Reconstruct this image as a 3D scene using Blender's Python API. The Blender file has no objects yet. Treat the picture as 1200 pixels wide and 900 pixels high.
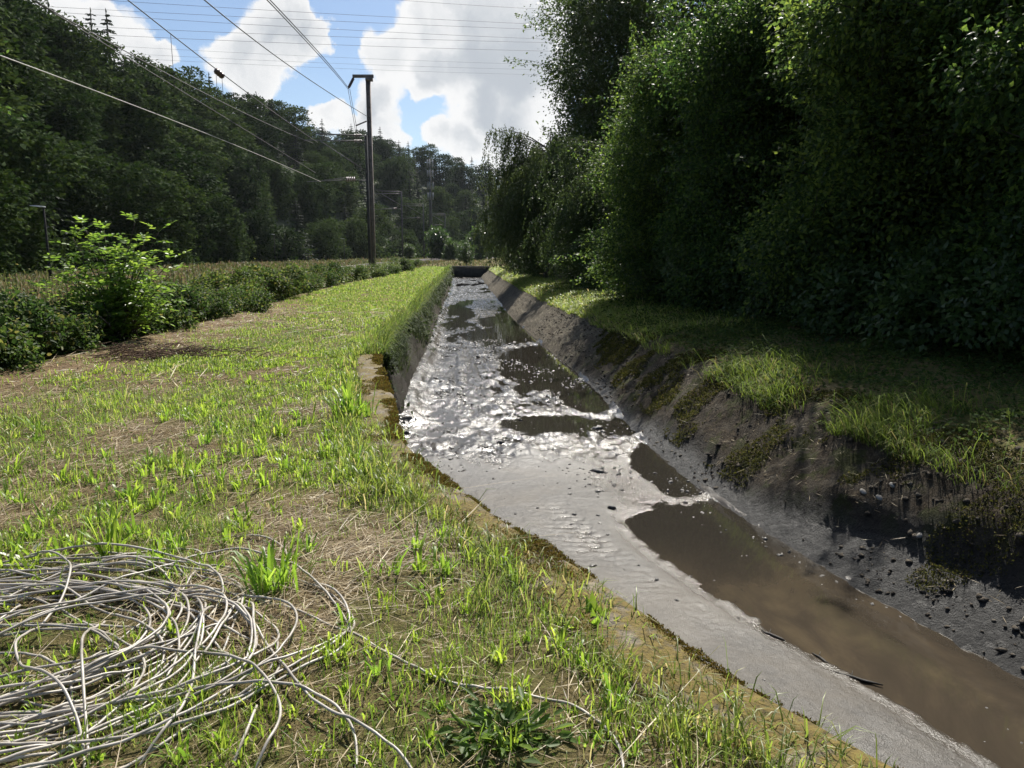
import bpy, math, random
import numpy as np

SC = bpy.context.scene
COL = SC.collection
R_ = math.radians
PITCH = math.atan(153 / 900)
EYE = 1.6


# ------------------------------------------------------------------ helpers
def ray(px, py):
    u = (px - 600) / 900
    v = (450 - py) / 900
    return np.array([u, math.cos(PITCH) + v * math.sin(PITCH), -math.sin(PITCH) + v * math.cos(PITCH)])


def at_z(px, py, z):
    r = ray(px, py)
    t = (z - EYE) / r[2]
    return np.array([r[0] * t, r[1] * t, z])


def at_y(px, py, y):
    r = ray(px, py)
    t = y / r[1]
    return np.array([r[0] * t, y, EYE + r[2] * t])


def at_x(px, py, x):
    r = ray(px, py)
    t = x / r[0]
    return np.array([x, r[1] * t, EYE + r[2] * t])


def smooth(a, b, x):
    t = np.clip((x - a) / (b - a), 0, 1)
    return t * t * (3 - 2 * t)


def _hash(ix, iy, seed):
    h = (ix.astype(np.int64) * 374761393 + iy.astype(np.int64) * 668265263 + seed * 974634777) & 0xFFFFFFFF
    h = ((h ^ (h >> 13)) * 1274126177) & 0xFFFFFFFF
    h = (h ^ (h >> 16)) & 0xFFFFFFFF
    return h / 4294967295.0


def vnoise(x, y, seed=0):
    x = np.asarray(x, float)
    y = np.asarray(y, float)
    ix = np.floor(x)
    iy = np.floor(y)
    fx = x - ix
    fy = y - iy
    fx = fx * fx * (3 - 2 * fx)
    fy = fy * fy * (3 - 2 * fy)
    a = _hash(ix, iy, seed)
    b = _hash(ix + 1, iy, seed)
    c = _hash(ix, iy + 1, seed)
    d = _hash(ix + 1, iy + 1, seed)
    return (a * (1 - fx) + b * fx) * (1 - fy) + (c * (1 - fx) + d * fx) * fy


def fbm(x, y, seed=0, octv=4, gain=0.5):
    s = 0
    amp = 1
    tot = 0
    f = 1.0
    for i in range(octv):
        s = s + amp * vnoise(x * f + 13.7 * i, y * f - 7.3 * i, seed + i)
        tot += amp
        amp *= gain
        f *= 2.03
    return s / tot - 0.5


class MB:
    """collects quads / tris and links them as one mesh object"""

    def __init__(self):
        self.v = []
        self.f = []
        self.n = 0

    def add(self, V, *Fs):
        V = np.asarray(V, float).reshape(-1, 3)
        for F in Fs:
            F = np.asarray(F, np.int64)
            if F.size:
                self.f.append(F + self.n)
        self.v.append(V)
        self.n += len(V)
        return self

    def mesh(self, name, mat, smooth_=False, attrs=None):
        me = bpy.data.meshes.new(name)
        V = np.concatenate(self.v) if self.v else np.zeros((0, 3))
        me.vertices.add(len(V))
        me.vertices.foreach_set('co', V.astype(np.float32).ravel())
        tot = np.concatenate([np.full(len(F), F.shape[1]) for F in self.f])
        idx = np.concatenate([F.ravel() for F in self.f])
        me.loops.add(len(idx))
        me.loops.foreach_set('vertex_index', idx.astype(np.int32))
        me.polygons.add(len(tot))
        st = np.zeros(len(tot), np.int64)
        st[1:] = np.cumsum(tot)[:-1]
        me.polygons.foreach_set('loop_start', st.astype(np.int32))
        me.polygons.foreach_set('loop_total', tot.astype(np.int32))
        if smooth_:
            me.polygons.foreach_set('use_smooth', np.ones(len(tot), bool))
        if attrs:
            for k, a in attrs.items():
                at = me.attributes.new(k, 'FLOAT', 'POINT')
                at.data.foreach_set('value', np.asarray(a, np.float32))
        me.update(calc_edges=True)
        me.validate()
        if mat:
            me.materials.append(mat)
        return me

    def build(self, name, mat, parent=None, smooth_=False, attrs=None):
        o = bpy.data.objects.new(name, self.mesh(name, mat, smooth_, attrs))
        COL.objects.link(o)
        if parent:
            o.parent = parent
        return o


def tag(o, label=None, cat=None, group=None, kind=None):
    if label:
        o['label'] = label
    if cat:
        o['category'] = cat
    if group:
        o['group'] = group
    if kind:
        o['kind'] = kind
    return o


def empty(name, loc=(0, 0, 0), rz=0.0):
    o = bpy.data.objects.new(name, None)
    o.empty_display_size = 0.3
    o.location = loc
    o.rotation_euler = (0, 0, rz)
    COL.objects.link(o)
    return o


def dup(root, loc, rz=0.0, sc=1.0, label=None, cat=None, group=None):
    r = root.copy()
    COL.objects.link(r)
    r.location = loc
    r.rotation_euler = (0, 0, rz)
    r.scale = (sc, sc, sc) if not hasattr(sc, '__len__') else sc
    for ch in list(root.children):
        c = ch.copy()
        COL.objects.link(c)
        c.parent = r
        for g in list(ch.children):
            d = g.copy()
            COL.objects.link(d)
            d.parent = c
    if label:
        r['label'] = label
    if cat:
        r['category'] = cat
    if group:
        r['group'] = group
    return r


def nrm(v):
    v = np.asarray(v, float)
    return v / (np.linalg.norm(v, axis=-1, keepdims=True) + 1e-9)


def tube(mb, pts, rad, sides=6, caps=True):
    P = np.asarray(pts, float)
    n = len(P)
    rad = np.broadcast_to(np.asarray(rad, float), (n,))
    T = np.zeros_like(P)
    T[1:-1] = P[2:] - P[:-2]
    T[0] = P[1] - P[0]
    T[-1] = P[-1] - P[-2]
    T = nrm(T)
    a = np.array([0, 0, 1.0]) if abs(T[0][2]) < 0.9 else np.array([1.0, 0, 0])
    N = nrm(np.cross(T[0], a))
    ang = np.arange(sides) * 2 * math.pi / sides
    V = np.zeros((n, sides, 3))
    for i in range(n):
        N = nrm(N - T[i] * np.dot(N, T[i]))
        B = np.cross(T[i], N)
        V[i] = P[i] + rad[i] * (np.cos(ang)[:, None] * N + np.sin(ang)[:, None] * B)
    i, j = np.meshgrid(np.arange(n - 1), np.arange(sides), indexing='ij')
    j2 = (j + 1) % sides
    F = np.stack([i * sides + j, i * sides + j2, (i + 1) * sides + j2, (i + 1) * sides + j], -1).reshape(-1, 4)
    Fs = [F]
    if caps and sides >= 3:
        Fs.append(np.arange(sides)[::-1][None, :])
        Fs.append((np.arange(sides) + (n - 1) * sides)[None, :])
    mb.add(V.reshape(-1, 3), *Fs)
    return mb


def box(mb, c, s, rz=0.0):
    c = np.asarray(c, float)
    s = np.asarray(s, float) / 2
    k = np.array([[-1, -1, -1], [1, -1, -1], [1, 1, -1], [-1, 1, -1], [-1, -1, 1], [1, -1, 1], [1, 1, 1], [-1, 1, 1]], float) * s
    cs, sn = math.cos(rz), math.sin(rz)
    k = np.stack([k[:, 0] * cs - k[:, 1] * sn, k[:, 0] * sn + k[:, 1] * cs, k[:, 2]], -1)
    mb.add(k + c, [[0, 3, 2, 1], [4, 5, 6, 7], [0, 1, 5, 4], [1, 2, 6, 5], [2, 3, 7, 6], [3, 0, 4, 7]])
    return mb


def bar(mb, p, q, w, h=None):
    """square bar from p to q"""
    h = h or w
    p = np.asarray(p, float)
    q = np.asarray(q, float)
    d = nrm(q - p)
    a = np.array([0, 0, 1.0]) if abs(d[2]) < 0.9 else np.array([0, 1.0, 0])
    s = nrm(np.cross(d, a)) * w / 2
    u = nrm(np.cross(s, d)) * h / 2
    V = [p - s - u, p + s - u, p + s + u, p - s + u, q - s - u, q + s - u, q + s + u, q - s + u]
    mb.add(V, [[0, 3, 2, 1], [4, 5, 6, 7], [0, 1, 5, 4], [1, 2, 6, 5], [2, 3, 7, 6], [3, 0, 4, 7]])
    return mb


def leaves(mb, P, D, N, L, W, fold=0.15, shape=4):
    """leaf blades: P base, D direction, N rough normal; L, W arrays"""
    P = np.asarray(P, float)
    n = len(P)
    D = nrm(D)
    S = nrm(np.cross(D, N))
    U = np.cross(S, D)
    L = np.broadcast_to(np.asarray(L, float), (n,))[:, None]
    W = np.broadcast_to(np.asarray(W, float), (n,))[:, None]
    if shape == 4:
        V = np.stack([P, P + D * L * .45 + S * W * .5 + U * W * fold, P + D * L - U * W * fold, P + D * L * .45 - S * W * .5 + U * W * fold], 1)
        F = np.arange(n * 4).reshape(n, 4)
        mb.add(V.reshape(-1, 3), F)
    else:  # six-sided leaf, folded along its midrib, drooping tip
        V = np.stack([P, P + D * L * .3 + S * W * .46 + U * W * fold, P + D * L * .68 + S * W * .38 + U * W * fold * .6,
                      P + D * L - U * L * .12, P + D * L * .68 - S * W * .38 + U * W * fold * .6, P + D * L * .3 - S * W * .46 + U * W * fold], 1)
        b = np.arange(n)[:, None] * 6
        F = np.concatenate([b + np.array([[0, 1, 2, 3]]), b + np.array([[0, 3, 4, 5]])])
        mb.add(V.reshape(-1, 3), F)
    return mb


def blades(mb, P, H, W, lean, rng, az=None, curl=1.0):
    """grass blades: two quads and a tip triangle, bending over"""
    n = len(P)
    if az is None:
        az = rng.uniform(0, 2 * math.pi, n)
    d = np.stack([np.cos(az), np.sin(az), np.zeros(n)], -1)
    fa = az + math.pi / 2 + rng.normal(0, .5, n)
    s = np.stack([np.cos(fa), np.sin(fa), np.zeros(n)], -1)
    H = np.broadcast_to(H, (n,))[:, None]
    W = np.broadcast_to(W, (n,))[:, None]
    ln = np.broadcast_to(lean, (n,))[:, None]
    up = np.array([0, 0, 1.0])
    p1 = P + up * H * .45 + d * H * ln * .25
    p2 = P + up * H * (.85 - .12 * ln * curl) + d * H * ln * .62
    p3 = P + up * H * (1.02 - .38 * ln * curl) + d * H * ln * 1.02
    V = np.stack([P - s * W * .4, P + s * W * .4, p1 + s * W * .5, p1 - s * W * .5, p2 + s * W * .36, p2 - s * W * .36, p3], 1)
    b = np.arange(n)[:, None] * 7
    mb.add(V.reshape(-1, 3), np.concatenate([b + np.array([[0, 1, 2, 3]]), b + np.array([[3, 2, 4, 5]])]), b + np.array([[5, 4, 6]]))
    return mb


# ------------------------------------------------------------------ materials
def new_mat(name):
    m = bpy.data.materials.new(name)
    m.use_nodes = True
    nt = m.node_tree
    nt.nodes.clear()
    return m, nt, nt.nodes, nt.links


def nd(nt, typ, **kw):
    n = nt.nodes.new(typ)
    for k, v in kw.items():
        if k.startswith('i_'):
            n.inputs[k[2:]].default_value = v
        else:
            setattr(n, k, v)
    return n


def rgba(c):
    return (c[0], c[1], c[2], 1)


def ramp(nt, fac, stops):
    r = nt.nodes.new('ShaderNodeValToRGB')
    e = r.color_ramp.elements
    e[0].position = stops[0][0]
    e[0].color = rgba(stops[0][1])
    e[1].position = stops[-1][0]
    e[1].color = rgba(stops[-1][1])
    for p, c in stops[1:-1]:
        x = e.new(p)
        x.color = rgba(c)
    nt.links.new(fac, r.inputs[0])
    return r.outputs[0]


def mixc(nt, fac, a, b):
    m = nt.nodes.new('ShaderNodeMix')
    m.data_type = 'RGBA'
    for s, v in ((0, fac), (6, a), (7, b)):
        if hasattr(v, 'is_linked'):
            nt.links.new(v, m.inputs[s])
        else:
            m.inputs[s].default_value = v if s == 0 else rgba(v)
    return m.outputs[2]


def mth(nt, op, a, b=None, clamp=False):
    m = nt.nodes.new('ShaderNodeMath')
    m.operation = op
    m.use_clamp = clamp
    for s, v in ((0, a), (1, b)):
        if v is None:
            continue
        if hasattr(v, 'is_linked'):
            nt.links.new(v, m.inputs[s])
        else:
            m.inputs[s].default_value = v
    return m.outputs[0]


def mixf(nt, fac, a, b):
    m = nt.nodes.new('ShaderNodeMix')
    m.data_type = 'FLOAT'
    for s, v in ((0, fac), (2, a), (3, b)):
        if hasattr(v, 'is_linked'):
            nt.links.new(v, m.inputs[s])
        else:
            m.inputs[s].default_value = v
    return m.outputs[0]


def maprange(nt, v, a, b, c=0.0, d=1.0, typ='SMOOTHSTEP'):
    m = nt.nodes.new('ShaderNodeMapRange')
    m.interpolation_type = typ
    nt.links.new(v, m.inputs[0])
    for i, x in enumerate((a, b, c, d)):
        m.inputs[i + 1].default_value = x
    return m.outputs[0]


def noise(nt, vec, scale, detail=4, rough=.55, dist=0.0):
    n = nt.nodes.new('ShaderNodeTexNoise')
    n.inputs['Scale'].default_value = scale
    n.inputs['Detail'].default_value = detail
    n.inputs['Roughness'].default_value = rough
    n.inputs['Distortion'].default_value = dist
    if vec is not None:
        nt.links.new(vec, n.inputs['Vector'])
    return n.outputs[0]


def attr(nt, name):
    a = nt.nodes.new('ShaderNodeAttribute')
    a.attribute_name = name
    return a.outputs['Fac']


def leaf_mat(name, stops, trans=.45, rough=.45, spec=.35, var=.25):
    """two-sided leaf: reflects, and lets light through; colour differs leaf by leaf and plant by plant"""
    m, nt, n, l = new_mat(name)
    g = nd(nt, 'ShaderNodeNewGeometry')
    oi = nd(nt, 'ShaderNodeObjectInfo')
    c = ramp(nt, g.outputs['Random Per Island'], stops)
    hsv = nd(nt, 'ShaderNodeHueSaturation')
    l.new(c, hsv.inputs['Color'])
    l.new(maprange(nt, oi.outputs['Random'], 0, 1, 1 - var, 1 + var, 'LINEAR'), hsv.inputs['Value'])
    l.new(maprange(nt, oi.outputs['Random'], 0, 1, .515, .485, 'LINEAR'), hsv.inputs['Hue'])
    p = nd(nt, 'ShaderNodeBsdfPrincipled')
    p.inputs['Roughness'].default_value = rough
    p.inputs['Specular IOR Level'].default_value = spec
    l.new(hsv.outputs[0], p.inputs['Base Color'])
    t = nd(nt, 'ShaderNodeBsdfTranslucent')
    h2 = nd(nt, 'ShaderNodeHueSaturation')
    h2.inputs['Hue'].default_value = .491
    h2.inputs['Saturation'].default_value = 1.02
    h2.inputs['Value'].default_value = 2.15
    l.new(hsv.outputs[0], h2.inputs['Color'])
    l.new(h2.outputs[0], t.inputs['Color'])
    mx = nd(nt, 'ShaderNodeMixShader')
    mx.inputs[0].default_value = trans
    l.new(p.outputs[0], mx.inputs[1])
    l.new(t.outputs[0], mx.inputs[2])
    o = nd(nt, 'ShaderNodeOutputMaterial')
    l.new(mx.outputs[0], o.inputs[0])
    return m


def rough_mat(name, c1, c2, scale=8.0, rough=.8, bump=.3, bdist=.02, spec=.3, metal=0.0, stretch=None, c3=None):
    m, nt, n, l = new_mat(name)
    tc = nd(nt, 'ShaderNodeTexCoord')
    v = tc.outputs['Object']
    if stretch:
        mp = nd(nt, 'ShaderNodeMapping')
        mp.inputs['Scale'].default_value = stretch
        l.new(v, mp.inputs[0])
        v = mp.outputs[0]
    f = noise(nt, v, scale, 6, .6)
    st = [(.3, c1), (.7, c2)] if c3 is None else [(.28, c1), (.52, c2), (.72, c3)]
    c = ramp(nt, f, st)
    p = nd(nt, 'ShaderNodeBsdfPrincipled')
    p.inputs['Roughness'].default_value = rough
    p.inputs['Specular IOR Level'].default_value = spec
    p.inputs['Metallic'].default_value = metal
    l.new(c, p.inputs['Base Color'])
    b = nd(nt, 'ShaderNodeBump')
    b.inputs['Strength'].default_value = bump
    b.inputs['Distance'].default_value = bdist
    l.new(noise(nt, v, scale * 3, 5, .65), b.inputs['Height'])
    l.new(b.outputs[0], p.inputs['Normal'])
    o = nd(nt, 'ShaderNodeOutputMaterial')
    l.new(p.outputs[0], o.inputs[0])
    return m
# ------------------------------------------------------------------ the lie of the land
def curve(pts):
    p = np.array(pts, float)
    ys, xs = p[:, 0], p[:, 1]
    d = np.diff(xs) / np.diff(ys)
    m = np.zeros(len(ys))
    m[1:-1] = (d[1:] + d[:-1]) / 2
    m[0], m[-1] = d[0], d[-1]

    def f(y):
        y = np.asarray(y, float)
        i = np.clip(np.searchsorted(ys, y) - 1, 0, len(ys) - 2)
        h = ys[i + 1] - ys[i]
        t = np.clip((y - ys[i]) / h, -3, 3)
        tt = np.clip(t, 0, 1)
        h00 = 2 * tt**3 - 3 * tt**2 + 1
        h10 = tt**3 - 2 * tt**2 + tt
        h01 = -2 * tt**3 + 3 * tt**2
        h11 = tt**3 - tt**2
        r = h00 * xs[i] + h10 * h * m[i] + h01 * xs[i + 1] + h11 * h * m[i + 1]
        r = r + np.where(t < 0, (t) * h * m[i], 0) + np.where(t > 1, (t - 1) * h * m[i + 1], 0)
        return r
    return f


YEND = 92.0          # the canal runs into a dark end wall here
WALL_END = 12.2      # the stone coping stops here, an earth face goes on
Lc = curve([(-6, 7.6), (0, 2.85), (1.2, 1.88), (2.21, 1.19), (2.67, .87), (3.6, .42), (4.78, -.22), (6.28, -.88), (8.65, -1.37), (12.1, -2.08), (23.2, -2.83), (36, -3.7), (60, -5.15), (92, -7.4), (120, -9)])
Rc = curve([(-6, 9.2), (0, 5.3), (3, 3.98), (4.77, 3.37), (6.38, 2.87), (9.13, 2.24), (16.8, 1.65), (25, .85), (34.1, 0.0), (60, -1.75), (92, -3.75), (120, -5.5)])
Bc = curve([(-6, -6.0), (5, -6.5), (10, -6.8), (17.6, -7.0), (34, -8.3), (64, -9.2), (92, -10.6), (130, -12)])   # edge of the bramble row


def batter(y):
    return .03 + .42 * smooth(12.2, 12.6, y)


def left_z(a, x, y):
    """left bank height; a = distance left of the canal edge"""
    b = Bc(y)
    z = .035 * fbm(x * 2.2, y * 2.2, 5, 4) * 2 + .05 * fbm(x * .5, y * .5, 8, 2) + .02 * fbm(x * 9, y * 9, 9, 2)
    z = z - .05 * smooth(1.5, 0.2, a) * smooth(12, 13, y)
    z = z + smooth(0, 3.0, b - x) * -.3 + smooth(.6, -.6, np.abs(x - b - .1)) * .1
    near = smooth(.42, .3, a) * (y < WALL_END)
    return z * (1 - near) + near * -.08


def right_z(s, y):
    ws = np.interp(y, [4.5, 5.5, 7.5, 10, 14], [.75, .6, .36, .28, .12]) + .08 * np.sin(y * 1.3)
    x = Rc(y) + s
    silt = smooth(ws + .17, ws - .1, s + .16 * fbm(x * 1.5, y * 1.5, 31, 3)) * smooth(22, 14, y)
    prof = np.interp(s, [-1, 0, .2, .55, 1.0, 1.35, 1.9, 3.2, 5, 9, 30], [-1.5, -1.2, -1.0, -.72, -.33, -.14, .0, .1, .16, .2, .3])
    lo = np.interp(s, [-1, 0, .3, .7, 1.1], [-1.5, -1.2, -1.07, -.86, -.56])
    z = prof * (1 - silt) + np.minimum(lo, prof) * silt
    rough = smooth(-.1, .3, s) * smooth(1.8, .8, s)
    z = z + rough * (.22 * fbm(x * 1.3, y * 1.3, 21, 5) + .17 * fbm(x * 4.2, y * 4.2, 27, 5, .66) + .05 * (np.abs(fbm(x * 11, y * 11, 29, 3)) * -2 + .3)) * (1 - .7 * silt)
    z = z + silt * (.06 * fbm(x * 7, y * 7, 41, 4, .7) + .035 * fbm(x * 24, y * 24, 43, 3, .6))
    z = z + smooth(1.2, 2.0, s) * (.14 * fbm(x * .8, y * .8, 51, 3) + .05 * fbm(x * 3, y * 3, 53, 2))
    return z, silt


def ground_rows():
    y = [-6.0]
    while y[-1] < YEND + .5:
        d = max(y[-1], 1.8)
        y.append(y[-1] + (.32 if y[-1] < 1 else float(np.clip(.012 * d, .05, .8))))
    y = [q for q in y if abs(q - YEND) > .3] + [YEND - .02, YEND + .02]
    y = sorted(y)
    while y[-1] < 900:
        y.append(y[-1] * 1.06)
    return np.array(y)


def build_ground():
    Y = ground_rows()
    a = [0, .1, .2, .29, .33, .36, .42]
    while a[-1] < 600:
        a.append(a[-1] + float(np.clip(a[-1] * .05, .06, 40)))
    a = np.array(a)
    s = [0]
    while s[-1] < 600:
        s.append(s[-1] + float(np.clip((s[-1] - 1.2) * .09, .035, 40)))
    s = np.array(s)
    L = Lc(Y)
    R = Rc(Y)
    over = Y > YEND
    cols = []
    zs = []
    sil = []
    dirt = []
    # left bank, far to near
    X = L[:, None] - a[None, ::-1]
    Yg = np.repeat(Y[:, None], len(a), 1)
    Z = left_z(np.repeat(a[None, ::-1], len(Y), 0), X, Yg)
    far = smooth(YEND - 8, YEND, Yg)
    cols.append(X); zs.append(Z * (1 - .5 * far)); sil.append(np.zeros_like(X)); dirt.append(np.zeros_like(X))
    # face of the bank
    k = np.array([.08, .2, .4, .6, .8, 1.0])
    bt = batter(Y)
    X = L[:, None] + bt[:, None] * k[None]
    Yk = np.repeat(Y[:, None], len(k), 1)
    Z = -.03 - 1.5 * k[None] ** 1.1 + 0 * X
    wob = smooth(12.3, 13.5, Yk)
    X = X + wob * (.28 * fbm(Yk * 1.1, k[None] * 4 + Yk * .1, 61, 4)) * np.minimum(1, k[None] * 3)
    cols.append(X); zs.append(Z); sil.append(.45 + np.zeros_like(X)); dirt.append(np.ones_like(X))  # silt weight here just darkens the earth face evenly
    # bed
    k = np.linspace(.1, .9, 7)
    x0 = L + bt
    X = x0[:, None] * (1 - k) + (R - .1)[:, None] * k
    cols.append(X); zs.append(-1.5 + 0 * X); sil.append(np.ones_like(X)); dirt.append(np.ones_like(X))
    # right bank
    X = R[:, None] + s[None]
    Yg = np.repeat(Y[:, None], len(s), 1)
    Z, sl = right_z(np.repeat(s[None], len(Y), 0), Yg)
    cols.append(X); zs.append(Z); sil.append(sl)
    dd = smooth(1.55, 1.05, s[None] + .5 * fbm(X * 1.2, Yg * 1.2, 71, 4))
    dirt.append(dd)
    X = np.concatenate(cols, 1)
    Z = np.concatenate(zs, 1)
    S = np.concatenate(sil, 1)
    D = np.concatenate(dirt, 1)
    nr, nc = X.shape
    # beyond the end wall the trench is filled
    Yg = np.repeat(Y[:, None], nc, 1)
    o = over[:, None] & (Z < -.2)
    Z = np.where(o, -.05 + .1 * fbm(X * .3, Yg * .3, 81, 2), Z)
    D = np.where(over[:, None], 0, D)
    S = np.where(over[:, None], 0, S)
    bare = smooth(1.9, .5, X - Bc(Yg) + 1.2 * fbm(X * .7, Yg * .5, 91, 4)) * smooth(-.6, .2, X - Bc(Yg)) * smooth(34, 20, Yg)
    a_ = Lc(Yg) - X
    bare = np.maximum(bare, .65 * smooth(.0, .22, fbm(X * .9, Yg * .9, 95, 4) + .13 * smooth(7, 3, Yg)) * smooth(.25, .6, a_) * smooth(30, 14, Yg))
    meadow = smooth(1.0, 3.0, Bc(Yg) - X)
    i, j = np.meshgrid(np.arange(nr - 1), np.arange(nc - 1), indexing='ij')
    F = np.stack([i * nc + j, i * nc + j + 1, (i + 1) * nc + j + 1, (i + 1) * nc + j], -1).reshape(-1, 4)
    mb = MB().add(np.stack([X, Yg, Z], -1).reshape(-1, 3), F)
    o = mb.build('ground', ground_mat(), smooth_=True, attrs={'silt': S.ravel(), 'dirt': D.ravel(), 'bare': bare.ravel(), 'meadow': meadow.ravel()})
    tag(o, 'mown canal bank, bare ditch slope and field', kind='structure')
    return o


def ground_mat():
    m, nt, n, l = new_mat('ground_earth')
    tc = nd(nt, 'ShaderNodeTexCoord')
    v = tc.outputs['Object']
    n1 = noise(nt, v, 1.7, 6, .6)
    n2 = noise(nt, v, 14, 6, .65)
    n3 = noise(nt, v, 75, 6, .7)
    # thatch of the mown lawn
    thatch = ramp(nt, mth(nt, 'ADD', mth(nt, 'MULTIPLY', n2, .5), mth(nt, 'MULTIPLY', n3, .5)), [(.28, (.04, .03, .015)), (.5, (.14, .112, .048)), (.72, (.3, .24, .12))])
    green = mixc(nt, maprange(nt, n1, .42, .62, 0, .4), thatch, (.085, .115, .02))
    # trodden straw and earth
    straw = ramp(nt, n3, [(.3, (.07, .042, .024)), (.5, (.2, .14, .08)), (.7, (.36, .27, .15))])
    straw = mixc(nt, maprange(nt, n1, .35, .6, 0, .6), straw, (.1, .06, .034))
    c = mixc(nt, attr(nt, 'bare'), green, straw)
    mead = ramp(nt, n1, [(.3, (.10, .085, .04)), (.55, (.12, .11, .045)), (.75, (.07, .1, .025))])
    c = mixc(nt, attr(nt, 'meadow'), c, mead)
    # bare bank: dark earth, stones, dull moss
    earth = ramp(nt, n2, [(.25, (.008, .007, .006)), (.48, (.036, .027, .018)), (.62, (.068, .052, .033)), (.78, (.13, .11, .085))])
    n4 = noise(nt, v, 2.6, 7, .7)
    earth = mixc(nt, maprange(nt, noise(nt, v, 4.5, 6, .7), .42, .6, 0, .7), earth, (.07, .06, .046))
    earth = mixc(nt, maprange(nt, n4, .5, .58, 0, .8), earth, (.035, .04, .01))
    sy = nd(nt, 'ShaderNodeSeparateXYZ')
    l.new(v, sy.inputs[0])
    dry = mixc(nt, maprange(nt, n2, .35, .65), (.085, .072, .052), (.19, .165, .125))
    earth = mixc(nt, mth(nt, 'MULTIPLY', maprange(nt, sy.outputs['Y'], 15, 25), maprange(nt, n4, .35, .6, .35, .9)), earth, dry)  # earth is mixed paler with distance along the bank
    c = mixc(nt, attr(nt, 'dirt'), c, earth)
    silt = ramp(nt, n3, [(.3, (.01, .01, .01)), (.7, (.03, .029, .028))])
    c = mixc(nt, attr(nt, 'silt'), c, silt)
    p = nd(nt, 'ShaderNodeBsdfPrincipled')
    l.new(c, p.inputs['Base Color'])
    wet = mth(nt, 'MULTIPLY', attr(nt, 'silt'), maprange(nt, n2, .3, .6, .6, 1))
    l.new(maprange(nt, wet, 0, 1, .92, .42, 'LINEAR'), p.inputs['Roughness'])
    l.new(maprange(nt, wet, 0, 1, .12, .3, 'LINEAR'), p.inputs['Specular IOR Level'])
    b = nd(nt, 'ShaderNodeBump')
    b.inputs['Strength'].default_value = 1.0
    b.inputs['Distance'].default_value = .05
    hh = mth(nt, 'ADD', n2, mth(nt, 'MULTIPLY', n3, .55))
    l.new(hh, b.inputs['Height'])
    l.new(b.outputs[0], p.inputs['Normal'])
    o = nd(nt, 'ShaderNodeOutputMaterial')
    l.new(p.outputs[0], o.inputs[0])
    return m


# ------------------------------------------------------------------ mud and water in the canal
WATER_Z = -1.2


def mud_h(x, y):
    L = Lc(y) + batter(y)
    R = Rc(y)
    t = (x - L) / (R - L)
    h = .028 + .0 * x
    # churned middle stretch, smooth silt in the foreground
    ch = smooth(9.6, 11.2, y + .9 * fbm(x * .8, y * .8, 101, 2))
    h = h + ch * (.03 * fbm(x * 1.6, y * .9, 102, 4) + .10 * fbm(x * 3.6, y * 2.2, 103, 6, .7) * (.55 + 1.4 * vnoise(x * .9, y * .5, 107)) + .055 * fbm(x * 13, y * 9, 104, 3) - .014)
    h = h + (1 - ch) * (.018 * fbm(x * 1.1, y * 1.1, 105, 4) + .012 * fbm(x * 4, y * 2.2, 108, 4, .6) + .007 * fbm(x * 20, y * 20, 106, 3))
    # rungs left by tracks, two wheelings down the canal
    for tc, w, y0, y1 in ((.44, .05, 6.2, 26), (.17, .05, 10.4, 30), (.53, .035, 5.0, 10)):
        off = tc + .04 * np.sin(y * .7 + tc * 9)
        band = smooth(w * 1.6, w * .5, np.abs(t - off)) * smooth(y0, y0 + 1, y) * smooth(y1, y1 - 3, y)
        brk = smooth(-.12, .08, fbm(x * 1.3, y * .8, 111, 3))
        h = h + band * brk * ((.003 + .012 * ch) * np.sin(y * 2 * math.pi / .12 + 6 * fbm(x * 2.5, y * 2.5, 112, 3)) - .006 + .02 * fbm(x * 18, y * 18, 113, 2))
    # long pushed ridges
    h = h + ch * .035 * smooth(.1, .3, fbm(t * 9 + .05 * y, y * .18, 114, 3))
    # pools: (x, y, half width, half length, depth)
    for cx, cy, ax, ay, dp in ((.7, 12.45, 1.0, .68, .11), (1.75, 12.3, .5, .6, .08), (.75, 19.5, .95, 4.3, .13), (-.35, 26.5, 1.3, 2.6, .12), (1.5, 15.2, .5, 1.8, .1),
                               (-2.2, 30.5, .8, 1.2, .1), (2.05, 9.9, .42, 1.3, .05)):
        q = np.sqrt(((x - cx) / ax) ** 2 + ((y - cy) / ay) ** 2) + .5 * fbm(x * 1.7, y * 1.2, 121, 4)
        h = h - dp * smooth(1.12, .8, q)
    h = h - .075 * smooth(.02, .2, fbm(x * .7 + 3, y * .16, 123, 4)) * smooth(27, 31, y)
    # the big brown pool along the right side in the foreground
    edge = .605 + .02 * (7.4 - y) + .05 * fbm(x * 1.2, y * 1.2, 131, 4)
    big = smooth(edge - .06, edge + .13, t) ** .9 * smooth(8.5, 7.3, y + .5 * fbm(x * 2, y * 2, 132, 3) - (t - .6) * .6)
    h = h - .07 * big
    h = h - .02 * smooth(.55, .8, t) * smooth(11.5, 10.5, y) * smooth(7.5, 8.5, y)
    # lip of silt beside the pool, crumbs
    h = h + (.012 + .03 * fbm(x * 9, y * 9, 143, 3)) * smooth(.03, .004, np.abs(t - edge - .02)) * smooth(8.0, 7.4, y) * (fbm(x * 1.5, y * 1.5, 144, 2) > -.1)
    # rises to both sides
    h = h + .10 * smooth(.06, -.02, t) + .05 * smooth(.985, 1.02, t) + .03 * smooth(.965, .985, t) * (vnoise(x * 9, y * 9, 151) - .35)
    h = h + .06 * smooth(.12, 0, t) * smooth(10.5, 12.5, y)
    return h


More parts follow.
